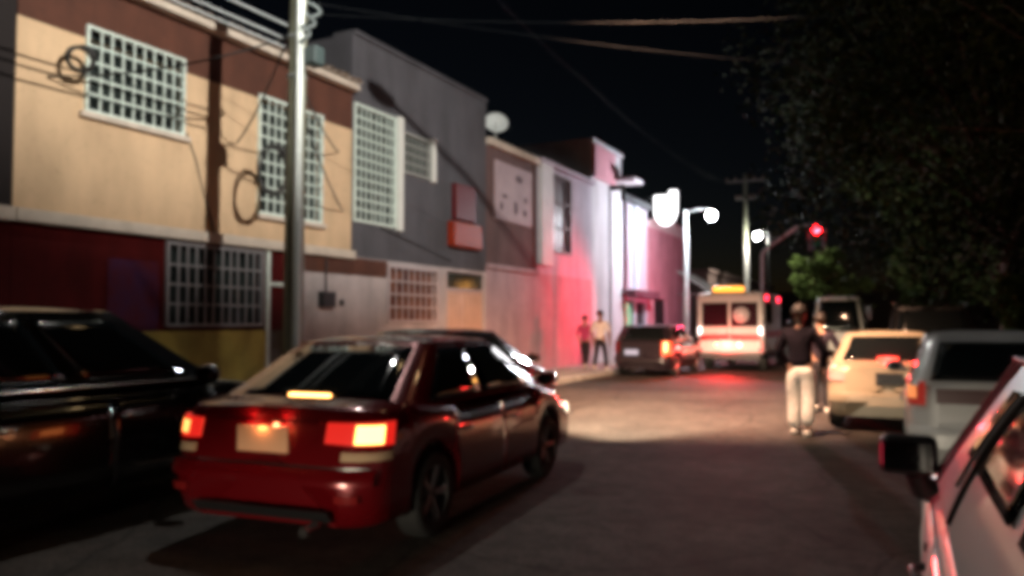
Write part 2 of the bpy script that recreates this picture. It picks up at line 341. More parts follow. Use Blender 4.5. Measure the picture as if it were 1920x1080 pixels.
# --- shop with cool lit facade
h5 = empty('shop_building'); tag(h5, 'pale shop front washed with cool light, green lit doorway below', 'shop')
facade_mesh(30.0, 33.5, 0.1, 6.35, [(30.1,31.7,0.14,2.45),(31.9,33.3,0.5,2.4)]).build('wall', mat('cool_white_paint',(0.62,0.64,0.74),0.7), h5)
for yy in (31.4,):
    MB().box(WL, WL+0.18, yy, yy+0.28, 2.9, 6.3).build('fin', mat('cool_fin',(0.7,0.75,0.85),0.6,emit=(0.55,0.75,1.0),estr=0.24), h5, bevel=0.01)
MB().box(WL, WL+0.55, 30.0, 33.45, 2.55, 2.85).build('fascia', mat('maroon_fascia',(0.12,0.05,0.07),0.6), h5, bevel=0.02)
MB().prism([(30.2,0.16),(31.6,0.16),(31.6,1.95),(31.45,2.2),(31.15,2.36),(30.65,2.36),(30.35,2.2),(30.2,1.95)], WL-0.13, WL-0.11, 'x').build('lit_doorway', emis('green_doorway',(0.42,0.75,0.48),0.75), h5)
MB().box(WL-0.14, WL-0.12, 31.92, 33.28, 0.52, 2.38).build('shop_window', house_glass, h5)
MB().box(WL-3, WL+0.2, 30.0, 33.5, 6.35, 6.6).build('roof_edge', mat('slate',(0.10,0.12,0.13),0.8), h5)
# --- rose gabled building
h6 = empty('shop_building'); tag(h6, 'rose pink street wall with curved white top under the glowing sign', 'shop')
facade_mesh(33.5, 40.5, 0.1, 5.7, [(34.5,36.5,0.14,2.6)]).build('wall', mat('pink_light_plaster',(0.55,0.26,0.32),0.85,var=0.15,scale=0.8, streak=0.28), h6)  # wall colour carries the pink light of the beacons
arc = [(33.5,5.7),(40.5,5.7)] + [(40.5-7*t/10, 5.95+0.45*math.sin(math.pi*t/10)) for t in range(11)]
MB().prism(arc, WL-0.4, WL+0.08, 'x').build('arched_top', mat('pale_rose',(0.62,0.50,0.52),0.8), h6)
MB().box(WL-0.14, WL-0.1, 34.55, 36.45, 0.15, 2.55).build('shutter', dark_metal, h6)
MB().box(WL, WL+0.1, 39.9, 40.5, 0.12, 5.69).build('pilaster', white_wall, h6)
# pale awning
aw = empty('awning'); tag(aw, 'pale mint awning sloping out at the end of the rose building', 'awning')
MB().add([(-10,38.3,4.05),(-10,42,4.05),(-8.3,42,2.95),(-8.3,38.3,2.95)],[(0,3,2,1)]).build('canvas', mat('mint_canvas',(0.55,0.72,0.66),0.8), aw, solid=0.03)
for yy in (38.4, 41.9):
    MB().tube([(-9.98,yy,2.9),(-8.3,yy,2.92)], 0.03, 6).build('strut', grey_metal, aw)
# glowing sign
gs = empty('lit_sign'); tag(gs, 'glowing white shield-shaped box sign high above the rose building', 'sign')
sh = [(-9.72,7.05),(-9.72,6.15),(-9.62,5.85),(-9.42,5.66),(-9.18,5.58),(-8.95,5.66),(-8.75,5.88),(-8.64,6.2),(-8.62,7.05)]
sh = [(-9.17+(x+9.17)*0.88, 6.4+(z-6.4)*0.88) for x, z in sh]
lb = MB().prism(sh, 33.42, 33.62, 'y').build('light_box', emis('sign_white',(1,0.98,1),4.0), gs)
MB().box(-9.0,-8.69,33.42,33.62,6.974,7.16).build('light_box_top', MATS['sign_white'], gs)
MB().tube([(-10.0,33.56,6.4),(-9.64,33.56,6.4)], 0.05, 6).build('bracket', dark_metal, gs)
MB().tube([(-10.0,33.56,6.9),(-9.64,33.56,6.9)], 0.05, 6).build('bracket', dark_metal, gs)
# dark end building at picture's edge
h0 = empty('terraced_house'); tag(h0, 'unlit dark house edge beside the tan house, only its corner showing', 'house')
MB().box(WL-7, WL+0.03, 0.5, 6.17, 2.98, 7.2).build('upper_wall', mat('unlit_plaster',(0.012,0.008,0.008),0.9), h0)  # near-black colour stands for the wall being unlit
MB().box(WL-7, WL+0.002, 0.5, 6.19, 0.1, 2.81).build('lower_wall', shaded_red, h0)
MB().box(WL-6, WL+0.14, 0.5, 6.16, 2.815, 2.98).build('ledge', trim, h0)
# far buildings across the junction
fb = empty('distant_building'); tag(fb, 'low dim brown building across the junction behind the ambulance', 'building')
facade_mesh(58.5, 90, 0.1, 5.2, [(60+5*k,62.5+5*k,1,2.6) for k in range(5)], X=-13.0).build('wall', mat('far_brown',(0.25,0.17,0.15),0.9), fb)
for k in range(5): MB().box(-13.14,-13.1,60.02+5*k,62.48+5*k,1.02,2.58).build('window', house_glass, fb)
MB().box(-19.9,-12.9,58.4,58.49,0.1,5.4).build('end_wall', MATS['far_brown'], fb)
MB().box(-13.3,-12.8,58.3,90.1,5.2,5.45).build('cornice', MATS['far_brown'], fb)
fc = empty('distant_building'); tag(fc, 'wide dark low building closing the far end of the street', 'building')
MB().box(-30, 30, 135, 140, 0, 6).build('wall', mat('far_dark',(0.10,0.07,0.06),0.9), fc)
MB().box(-30.2, 30.2, 134.7, 140.2, 6, 6.4).build('roof_slab', MATS['far_dark'], fc)
for k in range(9): MB().box(-26+6*k, -23+6*k, 134.9, 134.99, 2, 4).build('window', house_glass, fc)
# wall behind the trees on the far pavement
rw = empty('boundary_wall'); tag(rw, 'dark garden wall running behind the roadside trees', 'wall')
MB().box(7.0, 7.3, -10, 44, 0.0, 2.4).build('wall_face', mat('dark_block',(0.10,0.09,0.085),0.9,var=0.2,scale=2), rw)
MB().box(6.95, 7.35, -10, 44, 2.4, 2.5).build('coping', concrete, rw)
# satellite dish / tank on the roof
ds = empty('satellite_dish', (WL+0.0, 19.3, 6.5)); ds.rotation_euler = (0,0,R(20)); tag(ds, 'pale satellite dish on the parapet of the brown house', 'dish')
MB().tube([(0,0,0),(0,0,0.34)], 0.035, 8).build('mast', grey_metal, ds)
dm = MB().lathe([(0.0,0.0),(0.12,0.012),(0.24,0.05),(0.33,0.11)], 20, 'y').build('reflector', mat('dish_white',(0.75,0.80,0.80),0.5), ds, solid=0.012, loc=(0,0.05,0.46)); dm.rotation_euler = (R(155),0,R(15))
MB().tube([(0,0,0.3),(0.05,-0.35,0.42)], 0.015, 6).build('feed_arm', grey_metal, ds)

# ------------------------------------------------------------------ vehicles
def ilerp(tab, y):
    if y <= tab[0][0]: return tab[0][1]
    for (a, u), (b, v) in zip(tab, tab[1:]):
        if y <= b:
            t = (y-a)/(b-a); t = t*t*(3-2*t) * 0.5 + t*0.5
            return u + (v-u)*t
    return tab[-1][1]
KF = [(0.90,0.0),(0.975,0.05),(0.995,0.28),(1.0,0.52),(0.985,0.74),(0.955,0.90),(0.90,0.965),(0.62,0.99),(0.30,1.0)]
class Car:
    def __init__(s, name, loc, rz, label, cat, paint, L=4.4, Wd=1.72, top=None, belt=0.92, roof=1.43, gh=None, roofw=0.80, wheels=(-1.3,1.3), wr=0.31, rc=0.22,
                 zb=0.22, lean=0.10, group=None, pillar_paint=None, belt_rear=0.0, gh_rear_pane=(0.09,0.91,0.12,0.90)):
        s.L, s.w, s.top, s.zb, s.wheels, s.wr, s.rc, s.lean = L, Wd/2, top, zb, wheels, wr, rc, lean
        s.belt, s.roof, s.paint, s.br = belt, roof, paint, belt_rear
        s.root = empty(name, (loc[0], loc[1], 0), rz); tag(s.root, label, cat, group)
        s.body(); s.greenhouse(gh, roofw, gh_rear_pane, pillar_paint); 
        for i, wy in enumerate(wheels):
            for sx in (-1, 1): s.wheel(sx, wy)
        s.under()
    def hw(s, y):
        d = min(y + s.L/2, s.L/2 - y); d = max(d, 0.0)
        base = s.w
        # gentle plan taper towards both ends
        e = max(0, (0.9 - d)/0.9); base -= 0.06*e*e
        if d < s.rc: base = base - s.rc + math.sqrt(max(0, s.rc**2 - (s.rc-d)**2))
        return base
    def endshift(s, z, y):
        d = min(y + s.L/2, s.L/2 - y)
        if d > 0.45: return 0.0
        k = 1 - d/0.45; zt = ilerp(s.top, y)
        v = 0.0
        if z < 0.60: v = 0.05*min(1, (0.60-z)/0.06)
        if z < 0.34: v -= 0.10*(0.34-z)/0.12
        v -= s.lean*max(0, (z-0.62))/max(0.1, zt-0.62)
        sg = -1 if y < 0 else 1
        return sg*v*k
    def pt(s, y, k, off=0.0):
        zt = ilerp(s.top, y); w = s.hw(y) + off
        fx, fz = KF[k]
        zb = s.zb; 
        for wy in s.wheels:
            r = s.wr + 0.055; dy = abs(y-wy)
            if dy < r: zb = max(zb, s.wr + math.sqrt(r*r-dy*dy))
        zb = min(zb, zt-0.12)
        z = zb + (zt-zb)*fz + (off*0.6 if fz > 0.93 else 0)
        return (w*fx, y + s.endshift(z, y), z)
    def stations(s, a=None, b=None):
        L2 = s.L/2; ys = set()
        for d in (0, 0.01, 0.03, 0.06, 0.10, 0.15, s.rc, 0.3, 0.45): ys |= {round(-L2+d,4), round(L2-d,4)}
        for wy in s.wheels:
            r = s.wr+0.055
            for q in range(13): ys.add(round(wy + r*math.cos(math.pi*q/12)*0.9999,4))
            ys |= {round(wy-r-0.002,4), round(wy+r+0.002,4)}
        y = -L2
        while y < L2: ys.add(round(y,4)); y += 0.12
        for t in s.top: ys.add(round(t[0],4))
        ys = sorted(q for q in ys if -L2-1e-6 <= q <= L2+1e-6)
        if a is not None: ys = [a] + [q for q in ys if a+0.004 < q < b-0.004] + [b]
        return ys
    def body(s):
        b = MB(); ys = s.stations(); n = len(KF)
        rows = []
        for y in ys:
            r = [s.pt(y, k) for k in range(n)]
            rows.append(r + [(-x, yy, z) for (x, yy, z) in reversed(r)])
        m = 2*n
        vs = [p for r in rows for p in r]
        fs = [(i*m+k, i*m+k+1, (i+1)*m+k+1, (i+1)*m+k) for i in range(len(ys)-1) for k in range(m-1)]
        b.add(vs, fs, True)
        for r, flip in ((rows[0], False), (rows[-1], True)):
            c = [sum(p[i] for p in r)/m for i in range(3)]
            f = [(k, (k+1) % m, m) for k in range(m)]
            b.add(r + [tuple(c)], f if flip else [tuple(reversed(q)) for q in f], False)
        o = b.build('body', s.paint, s.root); s.body_o = o
        bm = o.data
    def patch(s, y0, y1, k0, k1, side, off, name, m, parent=None, solid=0.0):
        b = MB(); ys = s.stations(y0, y1); ks = list(range(k0, k1+1)); n = len(ks)
        vs = []
        for y in ys:
            for k in ks:
                p = s.pt(y, k, off); vs.append((side*p[0], p[1], p[2]))
        fs = [(i*n+k, i*n+k+1, (i+1)*n+k+1, (i+1)*n+k) for i in range(len(ys)-1) for k in range(n-1)]
        if side < 0: fs = [tuple(reversed(q)) for q in fs]
        b.add(vs, fs, True)
        return b.build(name, m, parent or s.root, solid=0.006)
    def door(s, y0, y1, side, handle_at, hm=None):
        d = s.patch(y0, y1, 1, 5, side, 0.004, 'door', s.paint)
        p = s.pt(handle_at, 4)
        hb = MB().tube([(side*(p[0]+0.005), handle_at-0.10, p[2]-0.02),(side*(p[0]+0.04), handle_at-0.07, p[2]-0.02),(side*(p[0]+0.045), handle_at+0.05, p[2]-0.02),(side*(p[0]+0.005), handle_at+0.09, p[2]-0.02)], 0.014, 6)
        hb.build('handle', hm or s.paint, d)
        return d
    def greenhouse(s, gh, roofw, rp, pp):
        yrb, yrr, yfr, yfb = gh
        wb = s.hw(0)*0.955; wr = s.w*roofw; zb = s.belt-0.02; zr = s.roof
        def corner(q):  # q: 0 rear-left.. order
            pass
        def lerp3(a, b, t): return tuple(a[i]+(b[i]-a[i])*t for i in range(3))
        def patchfn(bl, br, tl, tr, bulge, nrm):
            def fn(u, v, off=0.0):
                p = lerp3(lerp3(bl, br, u), lerp3(tl, tr, u), v)
                k = bulge*4*(u*(1-u)) + bulge*0.8*4*v*(1-v) + off
                return (p[0]+nrm[0]*k, p[1]+nrm[1]*k, p[2]+nrm[2]*k)
            return fn
        RL, RR_, FL, FR = (-wb*0.97,yrb,zb+s.br), (wb*0.97,yrb,zb+s.br), (-wb*0.98,yfb,zb), (wb*0.98,yfb,zb)
        e = 0.045
        tRL, tRR, tFL, tFR = (-wr,yrr,zr-e), (wr,yrr,zr-e), (-wr,yfr,zr-e), (wr,yfr,zr-e)
        def nrm(a, b, c):
            return tuple((Vector(b)-Vector(a)).cross(Vector(c)-Vector(a)).normalized())
        P = {}
        P['rear'] = patchfn(RL, RR_, tRL, tRR, 0.022, nrm(RL, RR_, tRL))
        P['front'] = patchfn(FR, FL, tFR, tFL, 0.03, nrm(FR, FL, tFR))
        P['right'] = patchfn(RR_, FR, tRR, tFR, 0.012, nrm(RR_, FR, tRR))
        P['left'] = patchfn(FL, RL, tFL, tRL, 0.012, nrm(FL, RL, tFL))
        def zero_edge(fn):
            def g(u, v):
                uu = min(max(u,0),1); vv = min(max(v,0),1)
                a = fn(uu, vv)
                return a
            return g
        b = MB()
        # shell: side patches without bulge on their edges share corners; roof as crowned grid
        def flat(bl, br, tl, tr, bulge, n3):
            def fn(u, v):
                p = lerp3(lerp3(bl, br, u), lerp3(tl, tr, u), v); k = bulge*16*u*(1-u)*v*(1-v)
                return (p[0]+n3[0]*k, p[1]+n3[1]*k, p[2]+n3[2]*k)
            return fn
        s.gfn = {}
        for key, (bl, br, tl, tr, bu) in {'rear': (RL,RR_,tRL,tRR,0.025), 'front': (FR,FL,tFR,tFL,0.035), 'right': (RR_,FR,tRR,tFR,0.02), 'left': (FL,RL,tFL,tRL,0.02)}.items():
            fn = flat(bl, br, tl, tr, bu, nrm(bl, br, tl)); s.gfn[key] = (fn, Vector(nrm(bl, br, tl)))
            b.grid(fn, 8, 6)
        def rooffn(u, v):
            p = lerp3(lerp3(tRL, tRR, u), lerp3(tFL, tFR, u), v)
            ku = 1-(2*u-1)**4; kv = 1-(2*v-1)**4
            return (p[0], p[1], p[2] + e*min(ku, 1)*min(kv, 1)**0.7)
        b.grid(rooffn, 14, 14)
        o = b.build('roof', pp or s.paint, s.root)
        s.roof_o = o
        mod = o.modifiers.new('weld', 'WELD'); mod.merge_threshold = 0.002
        def pane(key, u0, u1, v0, v1, name, skew=(0,0)):
            fn, n3 = s.gfn[key]
            def g(u, v):
                uu = u0+(u1-u0)*u + (skew[0]*(1-u)+skew[1]*u)*v
                p = fn(uu, v0+(v1-v0)*v); return tuple(p[i]+n3[i]*0.006 for i in range(3))
            return MB().grid(g, 8, 6).build(name, glass_dark, s.root, solid=0.006)
        s.pane = pane
        pane('rear', *rp, 'rear_window'); pane('front', 0.06, 0.94, 0.05, 0.93, 'windshield')
        s.gh = gh
    def side_panes(s, splits, v0=0.10, v1=0.88):
        """splits: list of (u0,u1) along the right side from rear to front"""
        for (a, c) in splits:
            s.pane('right', a, c, v0, v1, 'side_window'); s.pane('left', 1-c, 1-a, v0, v1, 'side_window')
    def wheel(s, sx, wy):
        x = sx*(s.w-0.115); w = empty('wheel', (x, wy, s.wr)); w.parent = s.root
        r = s.wr
        MB().lathe([(r*0.66,-0.09),(r*0.90,-0.10),(r*0.985,-0.08),(r,-0.04),(r,0.04),(r*0.985,0.08),(r*0.90,0.10),(r*0.66,0.09)], 28, 'x').build('tyre', rubber, w)
        rb = MB().lathe([(r*0.66,-0.085),(r*0.66,sx*0.0),(r*0.66,0.085)], 28, 'x')
        rb.lathe([(0.0,sx*0.05),(r*0.16,sx*0.05),(r*0.18,sx*0.03)], 16, 'x')
        rb.lathe([(0.0,sx*-0.02),(r*0.66,sx*-0.03)], 20, 'x')
        for q in range(5):
            a = 2*math.pi*q/5; c_, s_ = math.cos(a), math.sin(a)
            rb.tube([(sx*0.04, c_*r*0.1, s_*r*0.1),(sx*0.055, c_*r*0.64, s_*r*0.64)], [0.03,0.038], 6)
        rb.build('rim', alloy, w)
    def under(s):
        L2 = s.L/2
        MB().box(-s.w*0.80, s.w*0.80, -L2+0.25, L2-0.25, s.zb-0.02, 0.62).build('underbody', black_plastic, s.root)
    def plan(s, t, z, off=0.012, end=-1):
        """point on the rear (end=-1) or front outline at lateral x=t, height z"""
        w = s.hw(end*(s.L/2-s.rc))*0.985; x = max(-w, min(w, t)); rc = s.rc
        ax = abs(x); dy = 0.0
        if ax > w-rc: dy = rc - math.sqrt(max(0, rc*rc-(ax-(w-rc))**2))
        y = end*(s.L/2 - dy); y += s.endshift(z, y) if True else 0
        nx = 0 if ax <= w-rc else (ax-(w-rc))/rc
        ny = math.sqrt(max(0, 1-nx*nx))
        return (x + math.copysign(nx*off, x), y + end*ny*off, z)
    def lens(s, x0, x1, z0, z1, name, m, end=-1, off=0.014, parent=None, thick=0.02, taper=0.0, bevel=0.0):
        def fn(u, v):
            z = z0+(z1-z0)*v; x = x0+(x1-x0)*(u if not taper else u)
            zz = z + taper*(u)*(0.5-v)*2
            return s.plan(x, zz, off, end)
        b = MB().grid(fn, 12, 4); b.grid(lambda u, v: (lambda p: (p[0]*0.985, p[1]-end*thick*1.6, p[2]))(fn(1-u, v)), 12, 4)
        # rim strip
        n = 12
        for (u0, v0, u1, v1) in ((0,0,1,0),(1,0,1,1),(1,1,0,1),(0,1,0,0)):
            vs = []
            for q in range(n+1):
                u = u0+(u1-u0)*q/n; v = v0+(v1-v0)*q/n; p = fn(u, v); vs += [p, (p[0]*0.985, p[1]-end*thick*1.6, p[2])]
            b.add(vs, [(2*q,2*q+1,2*q+3,2*q+2) for q in range(n)], True)
        return b.build(name, m, parent or s.root)
    def mirror(s, sx, y, z, m, w=0.21, h=0.14):
        x = s.w*0.97
        b = MB().lathe([(0,-0.06),(0.055,-0.055),(0.075,-0.02),(0.078,0.03),(0.07,0.05),(0,0.052)], 16, 'y')
        b.v = [(v[0]*w/0.156, v[1], v[2]*h/0.156) for v in b.v]
        o = b.build('side_mirror', m, s.root, loc=(sx*(x+w*0.62), y, z))
        b2 = MB().tube([(-sx*w*0.68,0.03,-0.05),(-sx*w*0.2,0.01,-0.03)], 0.025, 6).build('mirror_arm', m, o)
        MB().lathe([(0,-0.064),(0.058,-0.06)], 16, 'y').build('mirror_glass', glass_dark, o, loc=(0,0,0)).scale = (w/0.17, 1, h/0.17)
        return o
    def plate(s, x, z, m, w=0.34, h=0.16, end=-1):
        y = s.plan(x, z, 0.02, end)[1]
        return MB().box(x-w/2, x+w/2, y-0.006, y+0.006, z-h/2, z+h/2).build('license_plate', m, s.root)
def paint(name, col, rough=0.28, metal=0.35, coat=0.8): return mat(name, col, rough, metal=metal, coat=coat)
red_off = mat('red_lens_off', (0.16,0.01,0.01), 0.12)
clear_lens = mat('clear_lens', (0.55,0.55,0.55), 0.1)
plate_m = mat('plate_white', (0.55,0.52,0.48), 0.5)

# --- maroon sedan braking in the lane
maroon = paint('maroon_paint', (0.14,0.002,0.005), 0.25)
top_sedan = [(-2.2,0.98),(-2.1,1.0),(-1.75,1.02),(-1.3,0.97),(-0.6,0.93),(0.7,0.93),(1.05,0.93),(1.5,0.86),(2.0,0.74),(2.2,0.66)]
sd = Car('sedan', (-4.06,6.24), R(4.5), 'dark maroon sedan with brake lights glowing, driving up the street', 'car', maroon, L=4.2, Wd=1.78, top=[(a*4.2/4.4,b) for a,b in top_sedan], belt=0.95, roof=1.44,
         gh=(-1.66,-0.86,0.28,1.05), roofw=0.66, wheels=(-1.27,1.20))
sd.side_panes([(0.13,0.47),(0.51,0.90)])
for sx in (-1, 1):
    sd.door(-0.98, 0.02, sx, -0.80, chrome); sd.door(0.03, 1.02, sx, 0.20, chrome); sd.mirror(sx, 0.82, 1.02, maroon)
tail_hot = emis('brake_hot', (1.0,0.42,0.10), 7.0); tail_red = emis('tail_red', (1.0,0.02,0.012), 0.8)
tl = sd.lens(-0.87,-0.58,0.74,0.89,'tail_light', tail_red, taper=0.01); sd.lens(-0.82,-0.69,0.775,0.86,'brake_bulb', emis('brake_hot_l',(1.0,0.25,0.06),4.0), off=0.018, parent=tl)
tr = sd.lens(0.46,0.87,0.76,0.89,'tail_light', tail_red, taper=-0.01); sd.lens(0.68,0.82,0.765,0.88,'brake_bulb', tail_hot, off=0.018, parent=tr)
for sx in (-1, 1): sd.lens(sx*0.60, sx*0.86, 0.655, 0.71, 'reversing_lens', mat('amber_clear',(0.5,0.35,0.22),0.15), off=0.012)
sd.plate(0.0-0.03, 0.765, mat('plate_lit',(0.75,0.42,0.24),0.5), 0.42, 0.17)
point_light('plate_light', (-0.03, sd.plan(0,0.875,0.075)[1], 0.868), (1,0.42,0.16), 1.3, 0.02, sd.root)
for px_ in (-0.16, 0.12): 
    lo = sd.plan(px_, 0.875, 0.018); MB().box(px_-0.02, px_+0.02, lo[1]-0.012, lo[1]+0.006, 0.887, 0.897).build('plate_lamp', emis('plate_bulb',(1,0.55,0.25),110), sd.root)
sd.lens(-0.45, 0.45, 0.885, 0.905, 'trunk_trim', maroon, off=0.07)
sd.lens(-0.80, 0.80, 0.50, 0.60, 'bumper', maroon, off=0.03); sd.lens(-0.78,0.78,0.605,0.615,'bumper_strip', chrome, off=0.012)
sd.lens(-0.55, 0.55, 0.26, 0.34, 'bumper_valance', black_plastic, off=0.03)
for sx in (-1,1): sd.lens(sx*0.60, sx*0.74, 0.40, 0.45, 'reflector', red_off, off=0.02)
f_, n3 = sd.gfn['rear']; c = Vector(f_(0.5,0.10)) + n3*0.03
MB().box(c.x-0.17, c.x+0.17, c.y-0.02, c.y+0.02, c.z-0.012, c.z+0.022).build('high_brake_light', emis('brake_bar',(1.0,0.45,0.12),9.0), sd.root)
for sx in (-1,1): sd.lens(sx*0.45, sx*0.84, 0.58, 0.68, 'headlight', emis('headlamp',(1,0.85,0.6),3.0), end=1)
MB().tube([(0.45,-2.15,0.24),(0.45,-2.28,0.23)], 0.035, 10).build('exhaust', chrome, sd.root)
spot_light('rear_fill_light', (0.0,-2.75,0.55), (0,1,0.12), (1,0.05,0.02), 0.0, 120, parent=sd.root)  # added fill spot floating behind the car, switched off
for sx in (-1,1): spot_light('headlight_beam', (sx*0.66,2.24,0.64), (0.06,1,-0.14), (1,0.74,0.50), 8000, 32, 1.0, 0.05, parent=sd.root, wide=1.7)
spot_light('brake_lamp_light', (0.80,-2.26,0.86), (3.25,-1.15,0.36), (1,0.04,0.09), 240, 26, 1.0, 0.04, parent=sd.root)

# --- dark SUV
black_paint = paint('black_paint', (0.006,0.006,0.007), 0.22, 0.0)
top_suv = [(-2.2,1.02),(-2.0,1.06),(-1.0,1.06),(0.9,1.06),(1.2,1.05),(1.7,0.98),(2.1,0.86),(2.2,0.78)]
sv = Car('suv', (-6.32,4.15), R(0.5), 'black SUV waiting at the kerb beside the maroon sedan', 'SUV', black_paint, L=4.4, Wd=1.82, top=top_suv, belt=1.08, roof=1.68,
         gh=(-2.05,-1.70,0.12,1.08), roofw=0.76, wheels=(-1.35,1.38), wr=0.36, zb=0.28, lean=0.05)
sv.side_panes([(0.05,0.24),(0.27,0.56),(0.60,0.92)])
for sx in (-1,1):
    sv.door(-0.98, 0.0, sx, -0.82, chrome); sv.door(0.01, 1.02, sx, 0.18, chrome); sv.mirror(sx, 0.80, 1.12, black_paint, 0.23, 0.17)
    p = [(sx*(sv.hw(y)*0.96+0.004), y, 1.075) for y in (-1.9,-1.0,0.0,0.98)]
    MB().tube(p, 0.013, 6).build('belt_trim', chrome, sv.root)
    MB().tube([(sx*(sv.hw(y)+0.006), y, 0.45) for y in (0.2,0.6,0.95)], 0.010, 6).build('sill_trim', chrome, sv.root)
    sv.lens(sx*0.5, sx*0.88, 0.70, 0.84, 'headlight', clear_lens, end=1); sv.lens(sx*0.55, sx*0.89, 0.80, 1.0, 'tail_light', red_off)
sv.lens(-0.4,0.4,0.55,0.78,'front_grille', black_plastic, end=1); sv.plate(0,0.75,plate_m)

# --- dark sedan ahead of the SUV, half hidden by the maroon sedan
dp = paint('black_cherry_paint', (0.022,0.003,0.005), 0.25)
dsn = Car('sedan', (-6.02,10.15), R(-1.0), 'near-black sedan at the kerb side, its roof showing just beyond the maroon sedan', 'car', dp, L=4.3, Wd=1.72, top=[(a*4.3/4.4,b) for a,b in top_sedan], belt=0.95, roof=1.47,
         gh=(-1.70,-0.90,0.28,1.08), roofw=0.68, wheels=(-1.30,1.24))
dsn.side_panes([(0.13,0.47),(0.51,0.90)])
for sx in (-1,1):
    dsn.door(-0.98, 0.02, sx, -0.80, chrome); dsn.door(0.03, 1.02, sx, 0.20, chrome); dsn.mirror(sx, 0.82, 1.03, dp)
    dsn.lens(sx*0.46, sx*0.85, 0.76, 0.89, 'tail_light', red_off); dsn.lens(sx*0.45, sx*0.82, 0.58, 0.68, 'headlight', clear_lens, end=1)
dsn.lens(-0.78,0.78,0.48,0.60,'bumper', dp, off=0.03); dsn.plate(0,0.76,plate_m)

# --- silver hatchback at the right edge (beside the camera)
silver = paint('silver_paint', (0.72,0.72,0.71), 0.38, 0.05, 0.5)
top_nh = [(-2.05,1.02),(-1.8,1.04),(-1.2,1.03),(-0.2,0.98),(0.9,0.94),(1.1,0.93),(1.5,0.87),(1.85,0.76),(2.05,0.68)]
nh = Car('hatchback', (0.02+0.84,2.75), R(-0.4), 'silver car close by with a black side mirror, red light on its pillar', 'car', silver, L=4.1, Wd=1.66, top=top_nh, belt=0.96, roof=1.50,
         gh=(-1.95,-1.6,-0.10,1.0), roofw=0.70, wheels=(-1.25,1.28), wr=0.30, belt_rear=0.12)
nh.side_panes([(0.06,0.20),(0.26,0.52),(0.61,0.70)], 0.42, 0.84)
for sx in (-1,1):
    nh.door(-0.95, -0.02, sx, -0.80, black_plastic); nh.door(-0.01, 0.95, sx, 0.14, black_plastic)
    mr = MB().box(-0.105,0.105,-0.07,0.06,-0.075,0.075).build('side_mirror', black_plastic, nh.root, bevel=0.035, loc=(sx*(nh.w+0.045),0.82,1.03))
    MB().box(-0.085,0.085,-0.076,-0.071,-0.055,0.055).build('mirror_glass', glass_dark, mr)
    MB().tube([(-sx*0.03,0.0,-0.07),(-sx*0.05,0.02,-0.13),(-sx*0.10,0.04,-0.15)],[0.045,0.05,0.05],8).build('mirror_foot', black_plastic, mr)
    nh.lens(sx*0.5, sx*0.8, 0.60, 0.74, 'headlight', clear_lens, end=1); nh.lens(sx*0.58, sx*0.8, 0.66, 0.90, 'tail_light', red_off)
    fn, n3 = nh.gfn['left' if sx < 0 else 'right']
    U = (lambda u: 1-u) if sx < 0 else (lambda u: u)
    MB().tube([Vector(fn(U(q/10), 0.985)) + n3*0.004 for q in range(11)], 0.008, 5).build('window_seal', black_plastic, nh.root)
    for ua, rr in ((0.965,0.006),(0.885,0.006)):
        MB().tube([Vector(fn(U(ua), 0.02+0.96*q/8)) + n3*0.004 for q in range(9)], rr, 5).build('pillar_seal', black_plastic, nh.root)
    MB().tube([Vector(fn(U(0.565), 0.05+0.9*q/8)) + n3*0.004 for q in range(9)], 0.008, 5).build('pillar_seal', black_plastic, nh.root)
    MB().tube([Vector(fn(U(0.60), 0.26+0.58*q/8)) + n3*0.012 for q in range(9)], 0.007, 5).build('window_chrome', chrome, nh.root)
    MB().lathe([(0,0.0),(0.016,0.002),(0.016,0.012),(0,0.014)],10,'x',(sx*(nh.w+0.0),0.30,0.80)).build('door_lock', black_plastic, nh.root)
nh.plate(0,0.72,plate_m)

# --- silver small hatch ahead
top_hb = [(-1.85,0.98),(-1.7,0.99),(-1.0,0.96),(0.8,0.93),(1.0,0.92),(1.4,0.85),(1.7,0.75),(1.85,0.66)]
silver2 = paint('silver_grey_paint', (0.42,0.42,0.42), 0.38, 0.1, 0.5)
hb = Car('hatchback', (-0.05+0.82,10.30), 0.0, 'silver hatchback parked between the close silver car and the beige sedan', 'car', silver2, L=3.7, Wd=1.64, top=top_hb, belt=0.98, roof=1.47,
         gh=(-1.80,-1.60,0.10,0.98), roofw=0.74, wheels=(-1.15,1.15), wr=0.28, lean=0.03, gh_rear_pane=(0.10,0.90,0.10,0.86))
hb.side_panes([(0.24,0.55),(0.59,0.92)])
amber = emis('amber_tail', (1.0,0.30,0.09), 1.0)
for sx in (-1,1):
    hb.door(-0.75, 0.05, sx, -0.6); hb.door(0.06, 0.92, sx, 0.22); hb.mirror(sx, 0.75, 1.02, silver2)
    t = hb.lens(sx*0.64, sx*0.81, 0.78, 1.0, 'tail_light', red_off if sx > 0 else emis('dull_red',(1,0.05,0.03),0.25)); hb.lens(sx*0.70, sx*0.77, 0.84, 0.97, 'indicator_lens', amber, off=0.018, parent=t)
    hb.lens(sx*0.5, sx*0.78, 0.60, 0.74, 'headlight', clear_lens, end=1)
hb.lens(-0.55,0.55,0.80,0.94,'tailgate_panel', mat('dark_red_panel',(0.07,0.012,0.014),0.3), off=0.014)
hb.lens(-0.76,0.76,0.40,0.58,'bumper', silver2, off=0.035); hb.plate(0.0,0.68,plate_m)
spot_light('tail_lamp_light', (-0.86,-1.98,0.95), (0.10,-1,0.10), (1,0.05,0.08), 60, 40, 0.9, 0.06, parent=hb.root)  # added spot at the tail to redden the near car's pillar
MB().tube([(0.05,-1.86,1.02),(0.25,-1.87,1.03)],0.012,6).build('wiper', black_plastic, hb.root)

